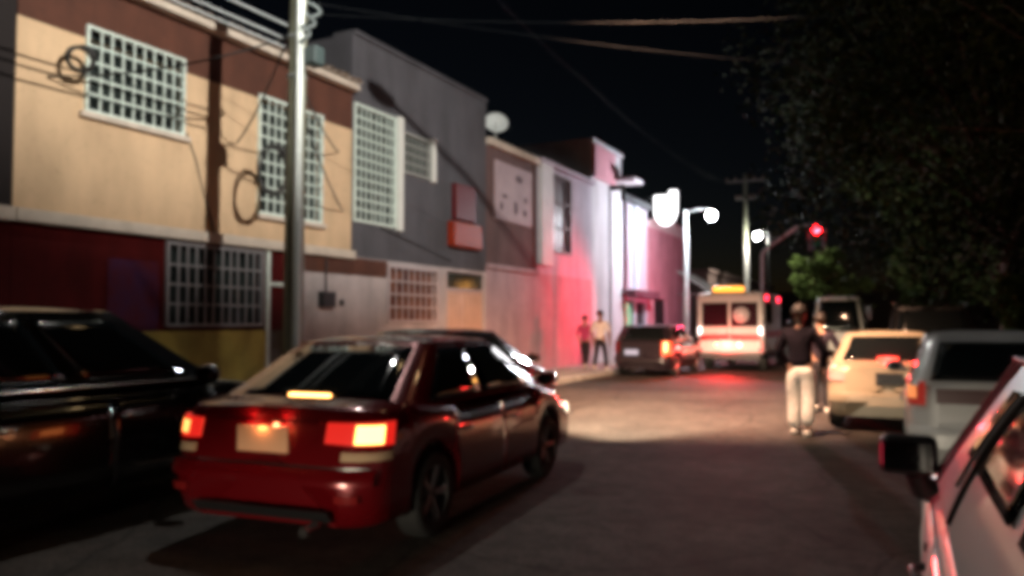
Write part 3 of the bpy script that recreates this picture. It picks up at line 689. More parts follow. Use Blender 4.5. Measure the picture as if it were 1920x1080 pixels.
# --- beige sedan
beige = paint('beige_paint', (0.40,0.335,0.235), 0.38, 0.1, 0.5)
top_bg = [(-2.1,0.93),(-2.0,0.95),(-1.6,0.97),(-1.2,0.94),(0.7,0.92),(1.0,0.92),(1.5,0.85),(1.9,0.74),(2.1,0.66)]
bgc = Car('sedan', (-0.30,14.55), R(1.0), 'beige sedan with its high brake lamp lit, next to the standing people', 'car', beige, L=4.2, Wd=1.68, top=top_bg, belt=0.94, roof=1.42,
         gh=(-1.55,-0.85,0.2,1.0), roofw=0.70, wheels=(-1.25,1.25), wr=0.30)
bgc.side_panes([(0.13,0.47),(0.51,0.90)])
for sx in (-1,1):
    bgc.door(-0.9, 0.02, sx, -0.75); bgc.door(0.03, 0.98, sx, 0.2); bgc.mirror(sx, 0.80, 1.0, beige)
    bgc.lens(sx*0.56, sx*0.82, 0.72, 0.86, 'tail_light', mat('pale_pink_lens',(0.7,0.35,0.33),0.15))
    bgc.lens(sx*0.45, sx*0.80, 0.58, 0.68, 'headlight', clear_lens, end=1)
bgc.lens(-0.76,0.76,0.44,0.56,'bumper', beige, off=0.03); bgc.plate(0.02,0.76,black_plastic,0.36,0.17)
bgc.lens(-0.16,-0.08,0.74,0.84,'lock_cover', clear_lens, off=0.02)
f_, n3 = bgc.gfn['rear']; c = Vector(f_(0.5,0.10)) + n3*0.03
MB().box(c.x-0.14, c.x+0.14, c.y-0.02, c.y+0.02, c.z-0.02, c.z+0.045).build('high_brake_light', emis('brake_bar_red',(1.0,0.05,0.025),5.0), bgc.root)
point_light('brake_glow_light', (c.x, c.y-0.09, c.z+0.05), (1,0.03,0.03), 30.0, 0.05, bgc.root)

# --- dark SUV under the trees
top_s2 = [(-2.2,1.05),(-2.0,1.08),(1.0,1.08),(1.4,1.05),(2.0,0.92),(2.2,0.8)]
s2 = Car('suv', (0.45,21.4), 0.0, 'tall dark SUV under the trees, beyond the beige sedan', 'SUV', black_paint, L=4.6, Wd=1.86, top=[(a*1.045,b) for a,b in top_s2], belt=1.10, roof=1.94,
         gh=(-2.2,-1.95,0.3,1.15), roofw=0.80, wheels=(-1.4,1.4), wr=0.36, zb=0.3, lean=0.03)
s2.side_panes([(0.05,0.26),(0.29,0.56),(0.60,0.92)])
for sx in (-1,1):
    s2.lens(sx*0.70, sx*0.9, 0.75, 1.02, 'tail_light', red_off); s2.mirror(sx, 0.9, 1.14, black_paint); s2.door(-0.9,0.0,sx,-0.75); s2.door(0.01,1.0,sx,0.15)
    MB().tube([(sx*0.72,-1.7,1.96),(sx*0.72,-1.55,1.99),(sx*0.72,0.1,1.99),(sx*0.72,0.2,1.96)], 0.018, 6).build('roof_rail', chrome, s2.root)
s2.plate(0,0.8,plate_m)

# --- dark hatchback parked at left kerb
dk = paint('dark_plum_paint', (0.02,0.014,0.020), 0.3, 0.2)
dh = Car('hatchback', (-6.88,24.3), 0.0, 'dark hatchback parked at the far kerb with its tail lamp burning orange-red', 'car', dk, L=3.9, Wd=1.76, top=[(a*1.054,b) for a,b in top_hb], belt=0.99, roof=1.50,
         gh=(-1.85,-1.55,0.10,1.0), roofw=0.74, wheels=(-1.2,1.2), wr=0.30, lean=0.03)
dh.side_panes([(0.24,0.55),(0.59,0.92)])
for sx in (-1,1):
    dh.door(-0.75,0.05,sx,-0.6); dh.door(0.06,0.92,sx,0.22); dh.mirror(sx,0.75,1.02,dk)
    dh.lens(sx*0.5, sx*0.8, 0.6, 0.74, 'headlight', clear_lens, end=1)
dh.lens(-0.85,-0.66,0.70,1.0,'tail_light', red_off)
t = dh.lens(0.60,0.86,0.62,1.02,'tail_light', emis('tail_orange_red',(1,0.08,0.02),2.6)); dh.lens(0.66,0.76,0.72,1.0,'brake_bulb', emis('tail_orange',(1,0.42,0.15),5), off=0.02, parent=t)
dh.plate(-0.28,0.70,emis('plate_glow',(0.9,0.75,0.85),0.7),0.40,0.15); dh.lens(-0.8,0.8,0.42,0.58,'bumper', dk, off=0.03)
point_light('tail_lamp_light', (0.80,-2.12,0.8), (1,0.08,0.02), 9, 0.08, dh.root)

# --- car waiting behind the photographer, its headlights on
bk = Car('sedan', (-2.55,-7.6), R(-4), 'dark grey sedan waiting behind the photographer, outside the picture, headlights on', 'car', paint('graphite_paint',(0.04,0.04,0.045),0.3), L=4.2, Wd=1.68, top=top_bg, belt=0.94, roof=1.42,
         gh=(-1.55,-0.85,0.2,1.0), roofw=0.70, wheels=(-1.25,1.25), wr=0.30)
bk.side_panes([(0.13,0.47),(0.51,0.90)])
for sx in (-1,1):
    bk.lens(sx*0.45, sx*0.80, 0.58, 0.68, 'headlight', emis('headlamp_on',(1,0.9,0.7),12), end=1); bk.lens(sx*0.56, sx*0.82, 0.72, 0.86, 'tail_light', red_off); bk.mirror(sx, 0.80, 1.0, black_plastic)
    spot_light('headlight_beam', (sx*0.62,2.22,0.64), (0.0,1,-0.035), (1,0.86,0.66), 1400, 10, 1.0, 0.06, parent=bk.root, wide=6.0)

# --- white van and pale car further up
wv_paint = paint('van_white', (0.55,0.55,0.52), 0.4, 0.0, 0.3)
wv = Car('van', (-2.05,30.6), 0.0, 'pale van ahead whose dark rear window shows above the people', 'van', wv_paint, L=4.6, Wd=1.72, top=[(-2.3,1.2),(-2.1,1.22),(1.2,1.15),(1.8,0.98),(2.3,0.8)], belt=1.2, roof=2.42,
         gh=(-2.28,-2.1,0.7,1.5), roofw=0.72, wheels=(-1.4,1.5), wr=0.32, zb=0.28, lean=0.02, gh_rear_pane=(0.06,0.94,0.06,0.92))
wv.side_panes([(0.04,0.45),(0.5,0.7),(0.73,0.93)])
for sx in (-1,1): wv.lens(sx*0.68, sx*0.84, 0.7, 1.1, 'tail_light', red_off); wv.door(0.4,1.3,sx,0.55); wv.mirror(sx,1.3,1.25,black_plastic)
wv.lens(-0.8,0.8,0.42,0.58,'bumper', black_plastic, off=0.03)

# ------------------------------------------------------------------ ambulance
am = empty('ambulance', (-5.12,26.2,0)); tag(am, 'white ambulance seen from behind with amber roof light and red lamps lit', 'ambulance')
aw_m = mat('ambulance_white', (0.66,0.62,0.62), 0.4, coat=0.3)
aw_red = mat('ambulance_red', (0.42,0.02,0.03), 0.4, coat=0.3)
def roundbox(x0,x1,y0,y1,z0,z1,r=0.12): return MB().box(x0,x1,y0,y1,z0,z1)
roundbox(-1.05,1.05,0,3.9,0.55,2.52).build('body', aw_m, am, bevel=0.12)
cb = MB().prism([(3.85,0.5),(5.55,0.5),(5.62,0.95),(5.25,1.15),(4.65,2.15),(3.85,2.2)], -0.98, 0.98, 'x'); cb.build('cab', aw_m, am, bevel=0.08)
MB().add([(-0.86,5.245,1.22),(0.86,5.245,1.22),(0.78,4.71,2.1),(-0.78,4.71,2.1)],[(0,1,2,3)]).build('windshield', glass_dark, am, solid=0.02)
for sx in (-1,1):
    MB().add([(sx*0.985,4.0,1.25),(sx*0.985,5.0,1.25),(sx*0.985,4.62,2.02),(sx*0.985,4.0,2.05)],[(0,1,2,3)]).build('side_window', glass_dark, am, solid=0.01)
    MB().box(sx*1.05-0.006, sx*1.05+0.006, 0.5,1.7,1.55,2.2).build('side_window', glass_dark, am)
    MB().box(sx*1.05-0.008, sx*1.05+0.008, 0.14,3.8,1.05,1.28).build('side_stripe', aw_red, am)
    MB().box(sx*0.99-0.008, sx*0.99+0.008, 4.0,5.2,0.95,1.1).build('cab_stripe', aw_red, am)
    MB().lathe([(0,-0.05),(0.09,-0.045),(0.11,0),(0.10,0.04),(0,0.045)],14,'y').build('side_mirror', black_plastic, am, loc=(sx*1.2,5.0,1.55))
    for wy in (0.95, 4.75):
        w = empty('wheel', (sx*0.88, wy, 0.36)); w.parent = am
        MB().lathe([(0.22,-0.11),(0.33,-0.12),(0.36,-0.06),(0.36,0.06),(0.33,0.12),(0.22,0.11)],24,'x').build('tyre', rubber, w)
        MB().lathe([(0.0,sx*0.05),(0.1,sx*0.07),(0.22,sx*0.03),(0.22,-0.1)],18,'x').build('rim', alloy, w)
for (a, c) in ((-0.96,-0.012),(0.012,0.96)):
    d = MB().box(a, c, -0.018, 0.0, 0.72, 2.40).build('rear_door', aw_m, am, bevel=0.008)
    MB().box(a+0.08 if a < -0.5 else a+0.03, c-0.03 if a < -0.5 else c-0.08, -0.028, -0.019, 1.42, 2.20).build('door_window', mat('ambulance_glass',(0.03,0.006,0.012),0.1), d)
    MB().box(a, c, -0.026, -0.019, 0.98, 1.18).build('door_stripe', aw_red, d)
    MB().tube([((-0.07 if a < -0.5 else 0.07),-0.05,1.18),((-0.07 if a < -0.5 else 0.07),-0.05,1.38)],0.015,6).build('handle', chrome, d)
em = MB().lathe([(0,-0.004),(0.25,-0.004),(0.25,0.0),(0,0.0)],24,'y').build('round_emblem', mat('emblem_pale',(0.68,0.60,0.62),0.5), am, loc=(0.36,-0.031,1.80))
MB().lathe([(0.12,-0.003),(0.16,-0.003)],24,'y').build('emblem_ring', mat('emblem_grey',(0.4,0.30,0.32),0.5), em, loc=(0,-0.003,0))
bl = MB().box(-0.55,0.42,0.06,0.34,2.535,2.72).build('light_bar', emis('amber_bar',(1.0,0.36,0.04),2.6), am, bevel=0.04)
MB().box(-0.60,0.47,0.04,0.36,2.50,2.535).build('light_bar_base', black_plastic, bl)
MB().box(-0.97,0.97,-0.16,0.02,0.42,0.56).build('bumper', mat('bumper_dark',(0.04,0.03,0.035),0.5), am, bevel=0.03)
MB().box(-0.9,0.9,0.3,5.3,0.35,0.56).build('chassis', black_plastic, am)
for (x, nm, mm) in ((-0.42,'tail_light',emis('ambulance_tail_a',(1,0.22,0.10),10)),(0.30,'tail_light',emis('ambulance_tail_b',(1,0.35,0.28),8)),):
    MB().lathe([(0,-0.03),(0.06,-0.025),(0.075,0.0)],14,'y').build(nm, mm, am, loc=(x,-0.022,0.84))
for sx in (-1,1):
    MB().box(sx*0.95-0.06,sx*0.95+0.06,-0.02,0.02,1.15,1.42).build('rear_fill_lamp', emis('ambulance_fill',(1,0.80,0.72),4), am)  # added glowing boxes that whiten the ambulance rear
    MB().box(sx*0.95-0.07,sx*0.95+0.07,-0.016,0.02,0.62,0.96).build('tail_cluster', emis('ambulance_red_lamp',(1,0.03,0.04),1.2), am)
    MB().box(sx*1.055-0.02,sx*1.055+0.02,0.5,0.75,2.28,2.42).build('red_beacon', emis('red_beacon',(1,0.02,0.05),12), am)
    MB().box(sx*1.055-0.02,sx*1.055+0.02,3.1,3.35,2.28,2.42).build('red_beacon', MATS['red_beacon'], am)
spot_light('beacon_light', (-1.30,0.2,1.9), (-1,-0.45,0.06), (1,0.012,0.05), 1700, 84, 1.0, 0.12, parent=am)
point_light('beacon_light', (-1.35,6.5,2.6), (1,0.05,0.14), 420, 0.12, am)
point_light('rear_red_light', (-0.1,-0.30,0.86), (1,0.05,0.04), 70, 0.1, am)
spot_light('rear_red_beam', (-0.1,-0.25,0.95), (0.06,-1,-0.20), (1,0.03,0.03), 1900, 30, 1.0, 0.1, parent=am, wide=2.0)
point_light('amber_light', (-0.06,0.2,2.95), (1,0.45,0.1), 12, 0.15, am)

# ------------------------------------------------------------------ poles, lamps, traffic light
pole_m = mat('pole_concrete', (0.24,0.25,0.18), 0.6, var=0.15, scale=4, bump=0.15, bscale=25)
PX, PY = -7.45, 8.45
up_ = empty('utility_pole', (PX,PY,0)); tag(up_, 'tall concrete utility pole at the kerb in front of the tan house', 'utility pole')
MB().tube([(0,0,0.0),(0,0,3),(0.03,0,6),(0.06,0,9.6)], [0.145,0.13,0.115,0.095], 16).build('shaft', pole_m, up_)
MB().lathe([(0.12,-0.03),(0.135,-0.02),(0.135,0.02),(0.12,0.03)],16,'z',(0.01,0,5.45)).build('steel_band', grey_metal, up_)
MB().lathe([(0.12,-0.03),(0.135,-0.02),(0.135,0.02),(0.12,0.03)],16,'z',(0.01,0,4.9)).build('steel_band', grey_metal, up_)
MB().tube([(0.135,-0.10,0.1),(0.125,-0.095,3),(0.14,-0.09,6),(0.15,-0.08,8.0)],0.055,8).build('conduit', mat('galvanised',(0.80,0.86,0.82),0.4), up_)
jb = MB().box(0.20,0.40,-0.08,0.12,5.02,5.28).build('junction_box', mat('box_teal',(0.05,0.075,0.075),0.6), up_, bevel=0.03)
MB().box(0.21,0.39,-0.095,-0.081,5.05,5.25).build('box_lid', mat('box_grey',(0.10,0.13,0.13),0.6), jb)
for q in range(3):
    b_ = MB(); b_.tube([(0.12+0.16*math.sin(math.pi*i/12)*(1+0.3*q), 0.05*q-0.1+0.04*math.cos(i), 5.62+0.16*q-0.35*i/12) for i in range(13)], 0.02, 6); b_.build('cable_loop', mat('loop_grey',(0.16,0.19,0.19),0.6), up_)
ar = MB().tube([(0.06,0,8.0),(0.5,-0.12,8.22),(1.2,-0.36,8.25)],0.035,8).build('lamp_arm', grey_metal, up_)
LX, LY, LZ = 1.25, -0.38, 8.12
hd = MB().box(LX-0.28,LX+0.22,LY-0.11,LY+0.11,LZ+0.02,LZ+0.14).build('lamp_head', grey_metal, up_, bevel=0.03)
MB().box(LX-0.2,LX+0.16,LY-0.08,LY+0.08,LZ,LZ+0.018).build('lamp_lens', emis('lamp_lens',(0.95,1,0.95),25), hd)
MB().box(-0.9,0.9,-0.06,0.06,9.0,9.12).build('cross_arm', mat('wood_arm',(0.10,0.08,0.06),0.8), up_)
for xx in (-0.8,-0.3,0.3,0.8): MB().lathe([(0.03,9.12),(0.05,9.16),(0.03,9.2),(0.05,9.24),(0.0,9.27)],10,'z',(xx,0,0)).build('insulator', mat('porcelain',(0.3,0.2,0.15),0.3), up_)
spot_light('street_lamp_light', (LX-0.02,LY,LZ-0.06), (0.22,-0.1,-1.0), (1.0,0.96,0.90), 650, 104, 0.4, 0.07, parent=up_)

# added lamp above the view, standing in for headlight glow on the road
sl = empty('street_lamp', (3.0,9.0,0.13)); tag(sl, 'added street lamp on the tree side with a long arm reaching over the road', 'street lamp')
MB().tube([(0,0,0),(0,0,7.0),(-0.4,0.05,7.5)],[0.09,0.07,0.05],10).build('post', grey_metal, sl)
MB().tube([(-0.4,0.05,7.5),(-2.5,0.1,7.8),(-5.2,0.3,7.75)],[0.05,0.045,0.04],8).build('arm', grey_metal, sl)
h_ = MB().box(-5.7,-5.15,0.15,0.45,7.66,7.82).build('lamp_head', grey_metal, sl, bevel=0.04)
MB().box(-5.62,-5.25,0.2,0.4,7.63,7.655).build('lamp_lens', emis('lamp_lens_warm',(1,0.66,0.32),25), h_)
spot_light('street_lamp_light', (-5.43,0.3,7.55), (-0.22,0.84,-1.0), (1.0,0.55,0.34), 25000, 72, 0.95, 0.1, parent=sl)

# floodlight mast behind the garden wall (out of the picture) that throws the pole's shadow on the tan house
fm = empty('floodlight_mast', (9.0,2.4,0.0)); tag(fm, 'tall floodlight mast behind the garden wall, outside the picture, lighting the house fronts', 'floodlight')
MB().tube([(0,0,-0.1),(0,0,10.0)],[0.12,0.07],10).build('mast', grey_metal, fm)
fh = MB().box(-0.16,0.10,-0.28,0.28,9.85,10.2).build('lamp_head', grey_metal, fm, bevel=0.04)
MB().box(-0.18,-0.162,-0.22,0.22,9.9,10.15).build('lamp_lens', emis('flood_lens',(1,0.97,0.9),25), fh)
spot_light('floodlight_light', (-0.30,0,10.0), (-1.0,0.44,-0.215), (1.0,0.95,0.86), 20000, 24, 0.9, 0.10, parent=fm, wide=2.9)

def street_lamp(x, y, h, ax, label, power, col, r_head=0.22, m_post=None, ay=0.0, es=120):
    o = empty('street_lamp', (x,y,0.1)); tag(o, label, 'street lamp', 'street lamps up the road')
    MB().tube([(0,0,0),(0,0,h-0.2),(0,0,h)],[0.10,0.075,0.07],10).build('post', m_post or grey_metal, o)
    MB().tube([(0,0,h-0.05),(ax*0.5,ay*0.5,h+0.05),(ax,ay,h+0.02)],0.035,8).build('arm', grey_metal, o)
    hh = MB().lathe([(0,0.14),(r_head*0.3,0.12),(r_head*0.5,0.03),(r_head*0.5,0.0)],16,'z',(ax,ay,h-0.08)).build('lamp_head', grey_metal, o)
    MB().lathe([(max(0.001,r_head*math.sin(math.pi*q/10)),-r_head*0.9-r_head*math.cos(math.pi*q/10)) for q in range(11)],18,'z',(ax,ay,h-0.08)).build('lamp_globe', emis('globe_white',(0.97,0.98,1.0),es), hh)
    point_light('lamp_light', (ax,ay,h-0.12-2.1*r_head), col, power, 0.12, o)
    return o
street_lamp(-7.62,30.6,5.75,1.0,'street lamp with glowing white globe on a pale post by the glowing sign',1300,(0.86,0.92,1.0),0.16, m_post=mat('pale_post',(0.66,0.72,0.70),0.6))
street_lamp(-8.75,59,7.9,-0.75,'distant street lamp glowing white beside the far cross-armed pole',1000,(1,0.95,0.8),0.22, m_post=dark_metal)

fp = empty('utility_pole', (-10.5,60,0)); tag(fp, 'distant utility pole with two cross-arms beyond the junction', 'utility pole')
MB().tube([(0,0,0),(0,0,7.2)],[0.2,0.17],10).build('lit_base', mat('lit_base_grey',(0.40,0.39,0.37),0.7), fp)  # paler lower shaft: lamp light put into its colour
MB().tube([(0,0,7.2),(0,0,12.4)],[0.16,0.12],10).build('shaft', pole_m, fp)
for zz, hw_ in ((11.9,1.35),(10.6,0.65)):
    ca = MB().box(-hw_,hw_,-0.2,-0.08,zz-0.06,zz+0.06).build('cross_arm', mat('arm_grey',(0.3,0.28,0.26),0.8), fp)
    for q in (-0.95,-0.5,0.5,0.95): MB().lathe([(0.05,0),(0.09,0.1),(0.05,0.2),(0.0,0.32)],8,'z',(q*hw_,-0.14,zz+0.06)).build('insulator', MATS['porcelain'], ca)

tf = empty('traffic_light', (-7.2,46,0)); tag(tf, 'traffic light showing red on a curved mast arm over the junction', 'traffic light')
MB().tube([(0,0,0),(0,0,5.3),(0.15,-0.02,5.55),(1.9,-0.2,6.75),(2.9,-0.3,6.85)],[0.11,0.09,0.085,0.07,0.05],10).build('mast', mat('mast_grey',(0.5,0.46,0.42),0.5), tf)
hs = MB().box(2.70,3.12,-0.5,-0.37,5.55,6.75).build('signal_housing', black_plastic, tf, bevel=0.03)
for k, (zz, mm) in enumerate(((6.50,emis('signal_red',(1,0.010,0.016),90)),(6.14,mat('amber_off',(0.12,0.07,0.01),0.2)),(5.78,mat('green_off',(0.01,0.08,0.03),0.2)))):
    ln = MB().lathe([(0,-0.05),(0.14,-0.035),(0.19,0.0)],16,'y').build('signal_lens', mm, hs, loc=(2.91,-0.505,zz))
    MB().grid(lambda u,v: (0.21*math.cos(math.pi*u), -0.16*v, 0.21*math.sin(math.pi*u)), 10, 1).build('visor', black_plastic, hs, solid=0.008, loc=(2.91,-0.5,zz))
MB().box(2.46,3.36,-0.36,-0.345,5.42,6.92).build('halo_plate', mat('halo_plate_grey',(0.06,0.06,0.06),0.7), hs)  # added plate that catches red light for a halo look
point_light('signal_light', (2.91,-0.72,6.5), (1,0.01,0.02), 60, 0.06, tf)

tp = empty('post', (-8.2,24.9,0.13)); tp.name = 'sign_post'; tag(tp, 'thin dark post with a small box on top in front of the white corner building', 'post')
MB().tube([(0,0,0),(0,0,5.9)],0.045,8).build('pipe', dark_metal, tp)
MB().box(-0.45,0.02,-0.1,0.1,5.75,5.9).build('top_box', dark_metal, tp, bevel=0.02)
lp = empty('leaning_pole', (-6.55,29.5,0)); tag(lp, 'pale pole leaning between the dark hatchback and the ambulance', 'pole')
MB().tube([(0.35,0,0),(-0.25,0.1,2.6)],0.05,8).build('pipe', mat('pale_pipe',(0.6,0.5,0.48),0.6), lp)
MB().lathe([(0.12,0.0),(0.12,0.05),(0.06,0.07)],12,'z',(0.35,0,0)).build('base_collar', dark_metal, lp)
MB().lathe([(0.055,0.0),(0.055,0.06),(0.0,0.08)],12,'z',(-0.25,0.1,2.58)).build('end_cap', dark_metal, lp)

# ------------------------------------------------------------------ cables and coils
def cable(a, b, sag, r, m, label, grp):
    a, b = Vector(a), Vector(b); pts = []
    for i in range(25):
        t = i/24; p = a.lerp(b, t); p.z -= sag*4*t*(1-t); pts.append(p)
    o = MB().tube(pts, r, 6).build('overhead_cable', m); tag(o, label, 'cable', grp); return o
for k, (z0, zz1, dx) in enumerate(((5.62,5.72,-0.10),(5.48,5.50,-0.22),(5.33,5.38,-0.16))):
    cable((PX+dx,PY,z0),(PX+dx-0.1,-22,zz1),0.12,0.014,cable_pale,('uppermost pale cable strung level from the pole along the tan house roof','lowest but one pale cable strung from the pole along the tan house roof','lowest pale cable strung level from the pole along the tan house roof')[k],'cables along the tan house roof')
for k, (z0, zz1, dx) in enumerate(((7.35,7.1,-0.35),(7.0,6.9,-0.25))):
    cable((PX+dx*0.4,PY,z0),(PX+dx-0.5,-20,zz1),0.35+0.1*k,0.018,cable_mat,'dark telephone cable high on the pole above the tan house','telephone cables on the pole')
for k, (z0, b) in enumerate(((5.78,(3.2,13.4,6.1)),(5.95,(3.2,19.5,6.6)))):
    cable((PX+0.1,PY,z0),b,0.30,0.005,mat('cable_grey',(0.008,0.009,0.010),0.8,spec=0.1),('topmost grey cable crossing the dark sky above the street','lower grey cable crossing the dark sky above the street')[k],'cables crossing the street')
cable((PX-0.3,PY,9.1),(-11.5,60,11.8),1.1,0.004,cable_mat,'thin dark cable running along the street to the distant pole',None)
for k, (z0, b) in enumerate(((5.6,(WL+0.02,9.9,4.55)),(5.2,(WL+0.02,12.55,4.9)),(4.95,(WL+0.02,12.7,3.75)),(5.5,(WL+0.02,6.6,4.75)))):
    cable((PX-0.1,PY,z0),b,0.15,0.014,cable_mat,('black service cable dropping to the wall just right of the first upper window','black service cable running to the far upper corner of the tan house','lowest black service cable, slanting to the wall beside the second upper window','black service cable crossing in front of the first upper window')[k],'service cables of the tan house')
def coil(c, r, n3, label, rx=1.0):
    n3 = Vector(n3).normalized(); q = n3.to_track_quat('Z','Y'); b = MB()
    for w in range(5):
        rr = r*(1+0.07*math.sin(w*2.1)); off = (w-2)*0.018
        b.tube([Vector(c) + q @ Vector((rr*rx*math.cos(2*math.pi*i/24), rr*math.sin(2*math.pi*i/24+0.1*w), off)) for i in range(24)], 0.018, 6, closed=True)
    o = b.build('cable_coil', cable_mat); tag(o, label, 'cable coil', 'spare cable coils on the pole'); return o
coil((-9.05,9.76,3.99), 0.40, (1,-0.4,0.2), 'coil of spare cable hanging behind the utility pole in front of the tan wall', 0.62)
coil((-9.70,6.86,5.02), 0.17, (1,-0.2,0.2), 'small coil of spare cable hanging beside the upper barred window')

# ------------------------------------------------------------------ people
def skinned(name, verts, edges, mat_, parent, sub=2, root=0):
    me = bpy.data.meshes.new(name); me.from_pydata([v[:3] for v in verts], edges, []); me.materials.append(mat_)
    o = bpy.data.objects.new(name, me); COL.objects.link(o); o.parent = parent
    md = o.modifiers.new('skin', 'SKIN'); md.use_smooth_shade = True
    for i, v in enumerate(verts):
        sv_ = me.skin_vertices[0].data[i]; r = v[3]; sv_.radius = r if isinstance(r, tuple) else (r, r); sv_.use_root = (i == root)
    s_ = o.modifiers.new('sub', 'SUBSURF'); s_.levels = sub; s_.render_levels = sub
    return o
skin_m = mat('skin', (0.36,0.20,0.14), 0.6); hair_m = mat('hair', (0.012,0.009,0.008), 0.6); shoe_w = mat('shoe_pale',(0.55,0.52,0.47),0.7); shoe_d = mat('shoe_dark',(0.03,0.025,0.025),0.6)
def person(loc, rz, label, shirt, trousers, shoes, h=1.72, stride=0.0, sleeves=True, flare=1.0, arm=(0.0,0.0), girth=1.0, elbow=0.06, head_turn=0.0):
    """figure faces +y; stride>0 puts the left foot forward"""
    o = empty('person', loc, rz); k = h/1.75; o.scale = (k,k,k); tag(o, label, 'person')
    st = stride
    def leg(sx, f):
        hip = (sx*0.10, 0, 0.93); knee = (sx*0.105, 0.5*f+0.03, 0.50); ank = (sx*0.11, f*0.95-(0.05 if f < 0 else 0), 0.085 + (0.05 if f < 0 else 0)); return hip, knee, ank
    lh, lk, la = leg(-1, st); rh, rk, ra = leg(1, -st)
    def armp(sx, f):
        sh = (sx*0.185, 0, 1.40); el = (sx*(0.245+elbow*0.5), -0.02+f*0.5, 1.12); wr_ = (sx*(0.25-elbow*0.2), 0.10+f, 0.88); return sh, el, wr_
    ls, le, lw = armp(-1, arm[0]); rs, re, rw_ = armp(1, arm[1])
    v = [(0,0,0.95,(0.135,0.105)),(0,0,1.12,(0.115,0.09)),(0,0,1.32,(0.135,0.10)),(0,-0.005,1.44,(0.075,0.06)),(0,0,1.51,0.052),(0,0.01,1.585,(0.066,0.075)),(0,0.01,1.67,(0.072,0.088)),(0,0,1.735,(0.048,0.058))]
    e = [(i,i+1) for i in range(7)]
    def chain(start, pts):
        p = start
        for q in pts:
            v.append(q); e.append((p, len(v)-1)); p = len(v)-1
        return p
    for (hp, kn, an, f) in ((lh,lk,la,st),(rh,rk,ra,-st)):
        chain(0, [(*hp,0.085),(*kn,0.056),(*an,0.038),(an[0],an[1]+0.13,0.05,0.034)])
    for sx, (sh, el, wr_) in ((-1,(ls,le,lw)),(1,(rs,re,rw_))):
        w_i = chain(3 if False else 2, [(sh[0]*0.92,sh[1],sh[2],0.052),(*el,0.040),(*wr_,0.026),(wr_[0],wr_[1]+0.02,wr_[2]-0.065,(0.034,0.02))])
        base = v[w_i]
        for q, ln in enumerate((0.068,0.078,0.074,0.058)):
            yy = base[1] + (q-1.5)*0.019
            chain(w_i, [(base[0],yy,base[2]-0.035,0.0085),(base[0]-sx*0.012,yy+0.008,base[2]-0.035-ln,0.0075)])
        chain(w_i, [(base[0]-sx*0.01,base[1]+0.038,base[2]+0.005,0.010),(base[0]-sx*0.02,base[1]+0.055,base[2]-0.035,0.009)])
    chain(6, [(0,0.105,1.635,0.012)])
    for sx in (-1,1): chain(6, [(sx*0.082,0.0,1.64,0.014)])
    skinned('body', v, e, skin_m, o)
    G = girth
    sv_ = [(0,0,0.90,(0.160*G,0.128*G)),(0,0,1.05,(0.150*G,0.118*G)),(0,0,1.22,(0.150*G,0.118*G)),(0,0,1.36,(0.155*G,0.115*G)),(0,-0.005,1.46,(0.085,0.07))]
    se = [(0,1),(1,2),(2,3),(3,4)]
    for (sh, el, wr_) in ((ls,le,lw),(rs,re,rw_)):
        a = len(sv_); sv_ += [(sh[0],sh[1],sh[2]-0.01,0.072*G),(*el,0.058*G)]; se += [(3,a),(a,a+1)]
        if sleeves: sv_.append((wr_[0],wr_[1],wr_[2]+0.03,0.044*G)); se.append((a+1,a+2))
    skinned('shirt', sv_, se, shirt, o)
    tv = [(0,0,0.97,(0.145*G,0.115*G)),(0,0,0.90,(0.15*G,0.12*G))]; te = [(0,1)]
    for (hp, kn, an) in ((lh,lk,la),(rh,rk,ra)):
        a = len(tv); tv += [(hp[0],hp[1],0.82,0.098*G),(*kn,0.076*G*flare),(an[0],an[1],an[2]+0.0,0.066*flare*flare)]; te += [(1,a),(a,a+1),(a+1,a+2)]
    skinned('trousers', tv, te, trousers, o)
    for an, f in ((la,st),(ra,-st)):
        b = MB().lathe([(0,-0.11),(0.042,-0.10),(0.05,-0.03),(0.048,0.08),(0.035,0.14),(0,0.155)],12,'y')
        b.v = [(p[0], p[1], max(-0.048, p[2]*1.05)) for p in b.v]
        q = b.build('shoe', shoes, o, loc=(an[0],an[1]+0.035,0.05 + (0.045 if f < -0.05 else 0)))
        if f < -0.05: q.rotation_euler = (R(-22),0,0)
    hb_ = MB(); hb_.grid(lambda u,w: ((lambda a,t: (0.106*math.sin(t)*math.cos(a), 0.124*math.sin(t)*math.sin(a)-0.012, 1.675+0.116*math.cos(t)))(2*math.pi*u, (0.02 + w*(1.75 if math.sin(2*math.pi*u) < 0.25 else 0.95)))), 24, 8)
    hb_.build('hair', hair_m, o)
    return o
pink = mat('pink_cloth',(0.50,0.06,0.18),0.85,var=0.15,scale=8); white_c = mat('white_cloth',(0.80,0.77,0.76),0.85,var=0.08,scale=8)
dark_c = mat('dark_cloth',(0.010,0.008,0.012),0.85,var=0.3,scale=8,bump=0.8,bscale=9); jacket = mat('jacket_cloth',(0.008,0.006,0.011),0.9,spec=0.15,var=0.35,scale=7,bump=0.9,bscale=8); pale_c = mat('pale_trousers_cloth',(0.70,0.68,0.62),0.85,var=0.2,scale=5,bump=1.0,bscale=7)
person((-8.95,23.3,0.13), R(-4), 'person in a pink top and dark trousers walking along the far pavement', pink, dark_c, shoe_w, 1.62, 0.16, sleeves=False)
person((-8.25,22.75,0.13), R(-4), 'person in a white shirt and dark trousers walking along the far pavement', white_c, dark_c, shoe_w, 1.76, -0.18, sleeves=False)
person((-1.34,11.72,0), R(-12), 'person in a dark jacket and loose pale trousers standing beside the beige sedan', jacket, pale_c, shoe_w, 1.78, 0.05, flare=1.18, girth=1.12, arm=(0.10,0.16), elbow=0.14)
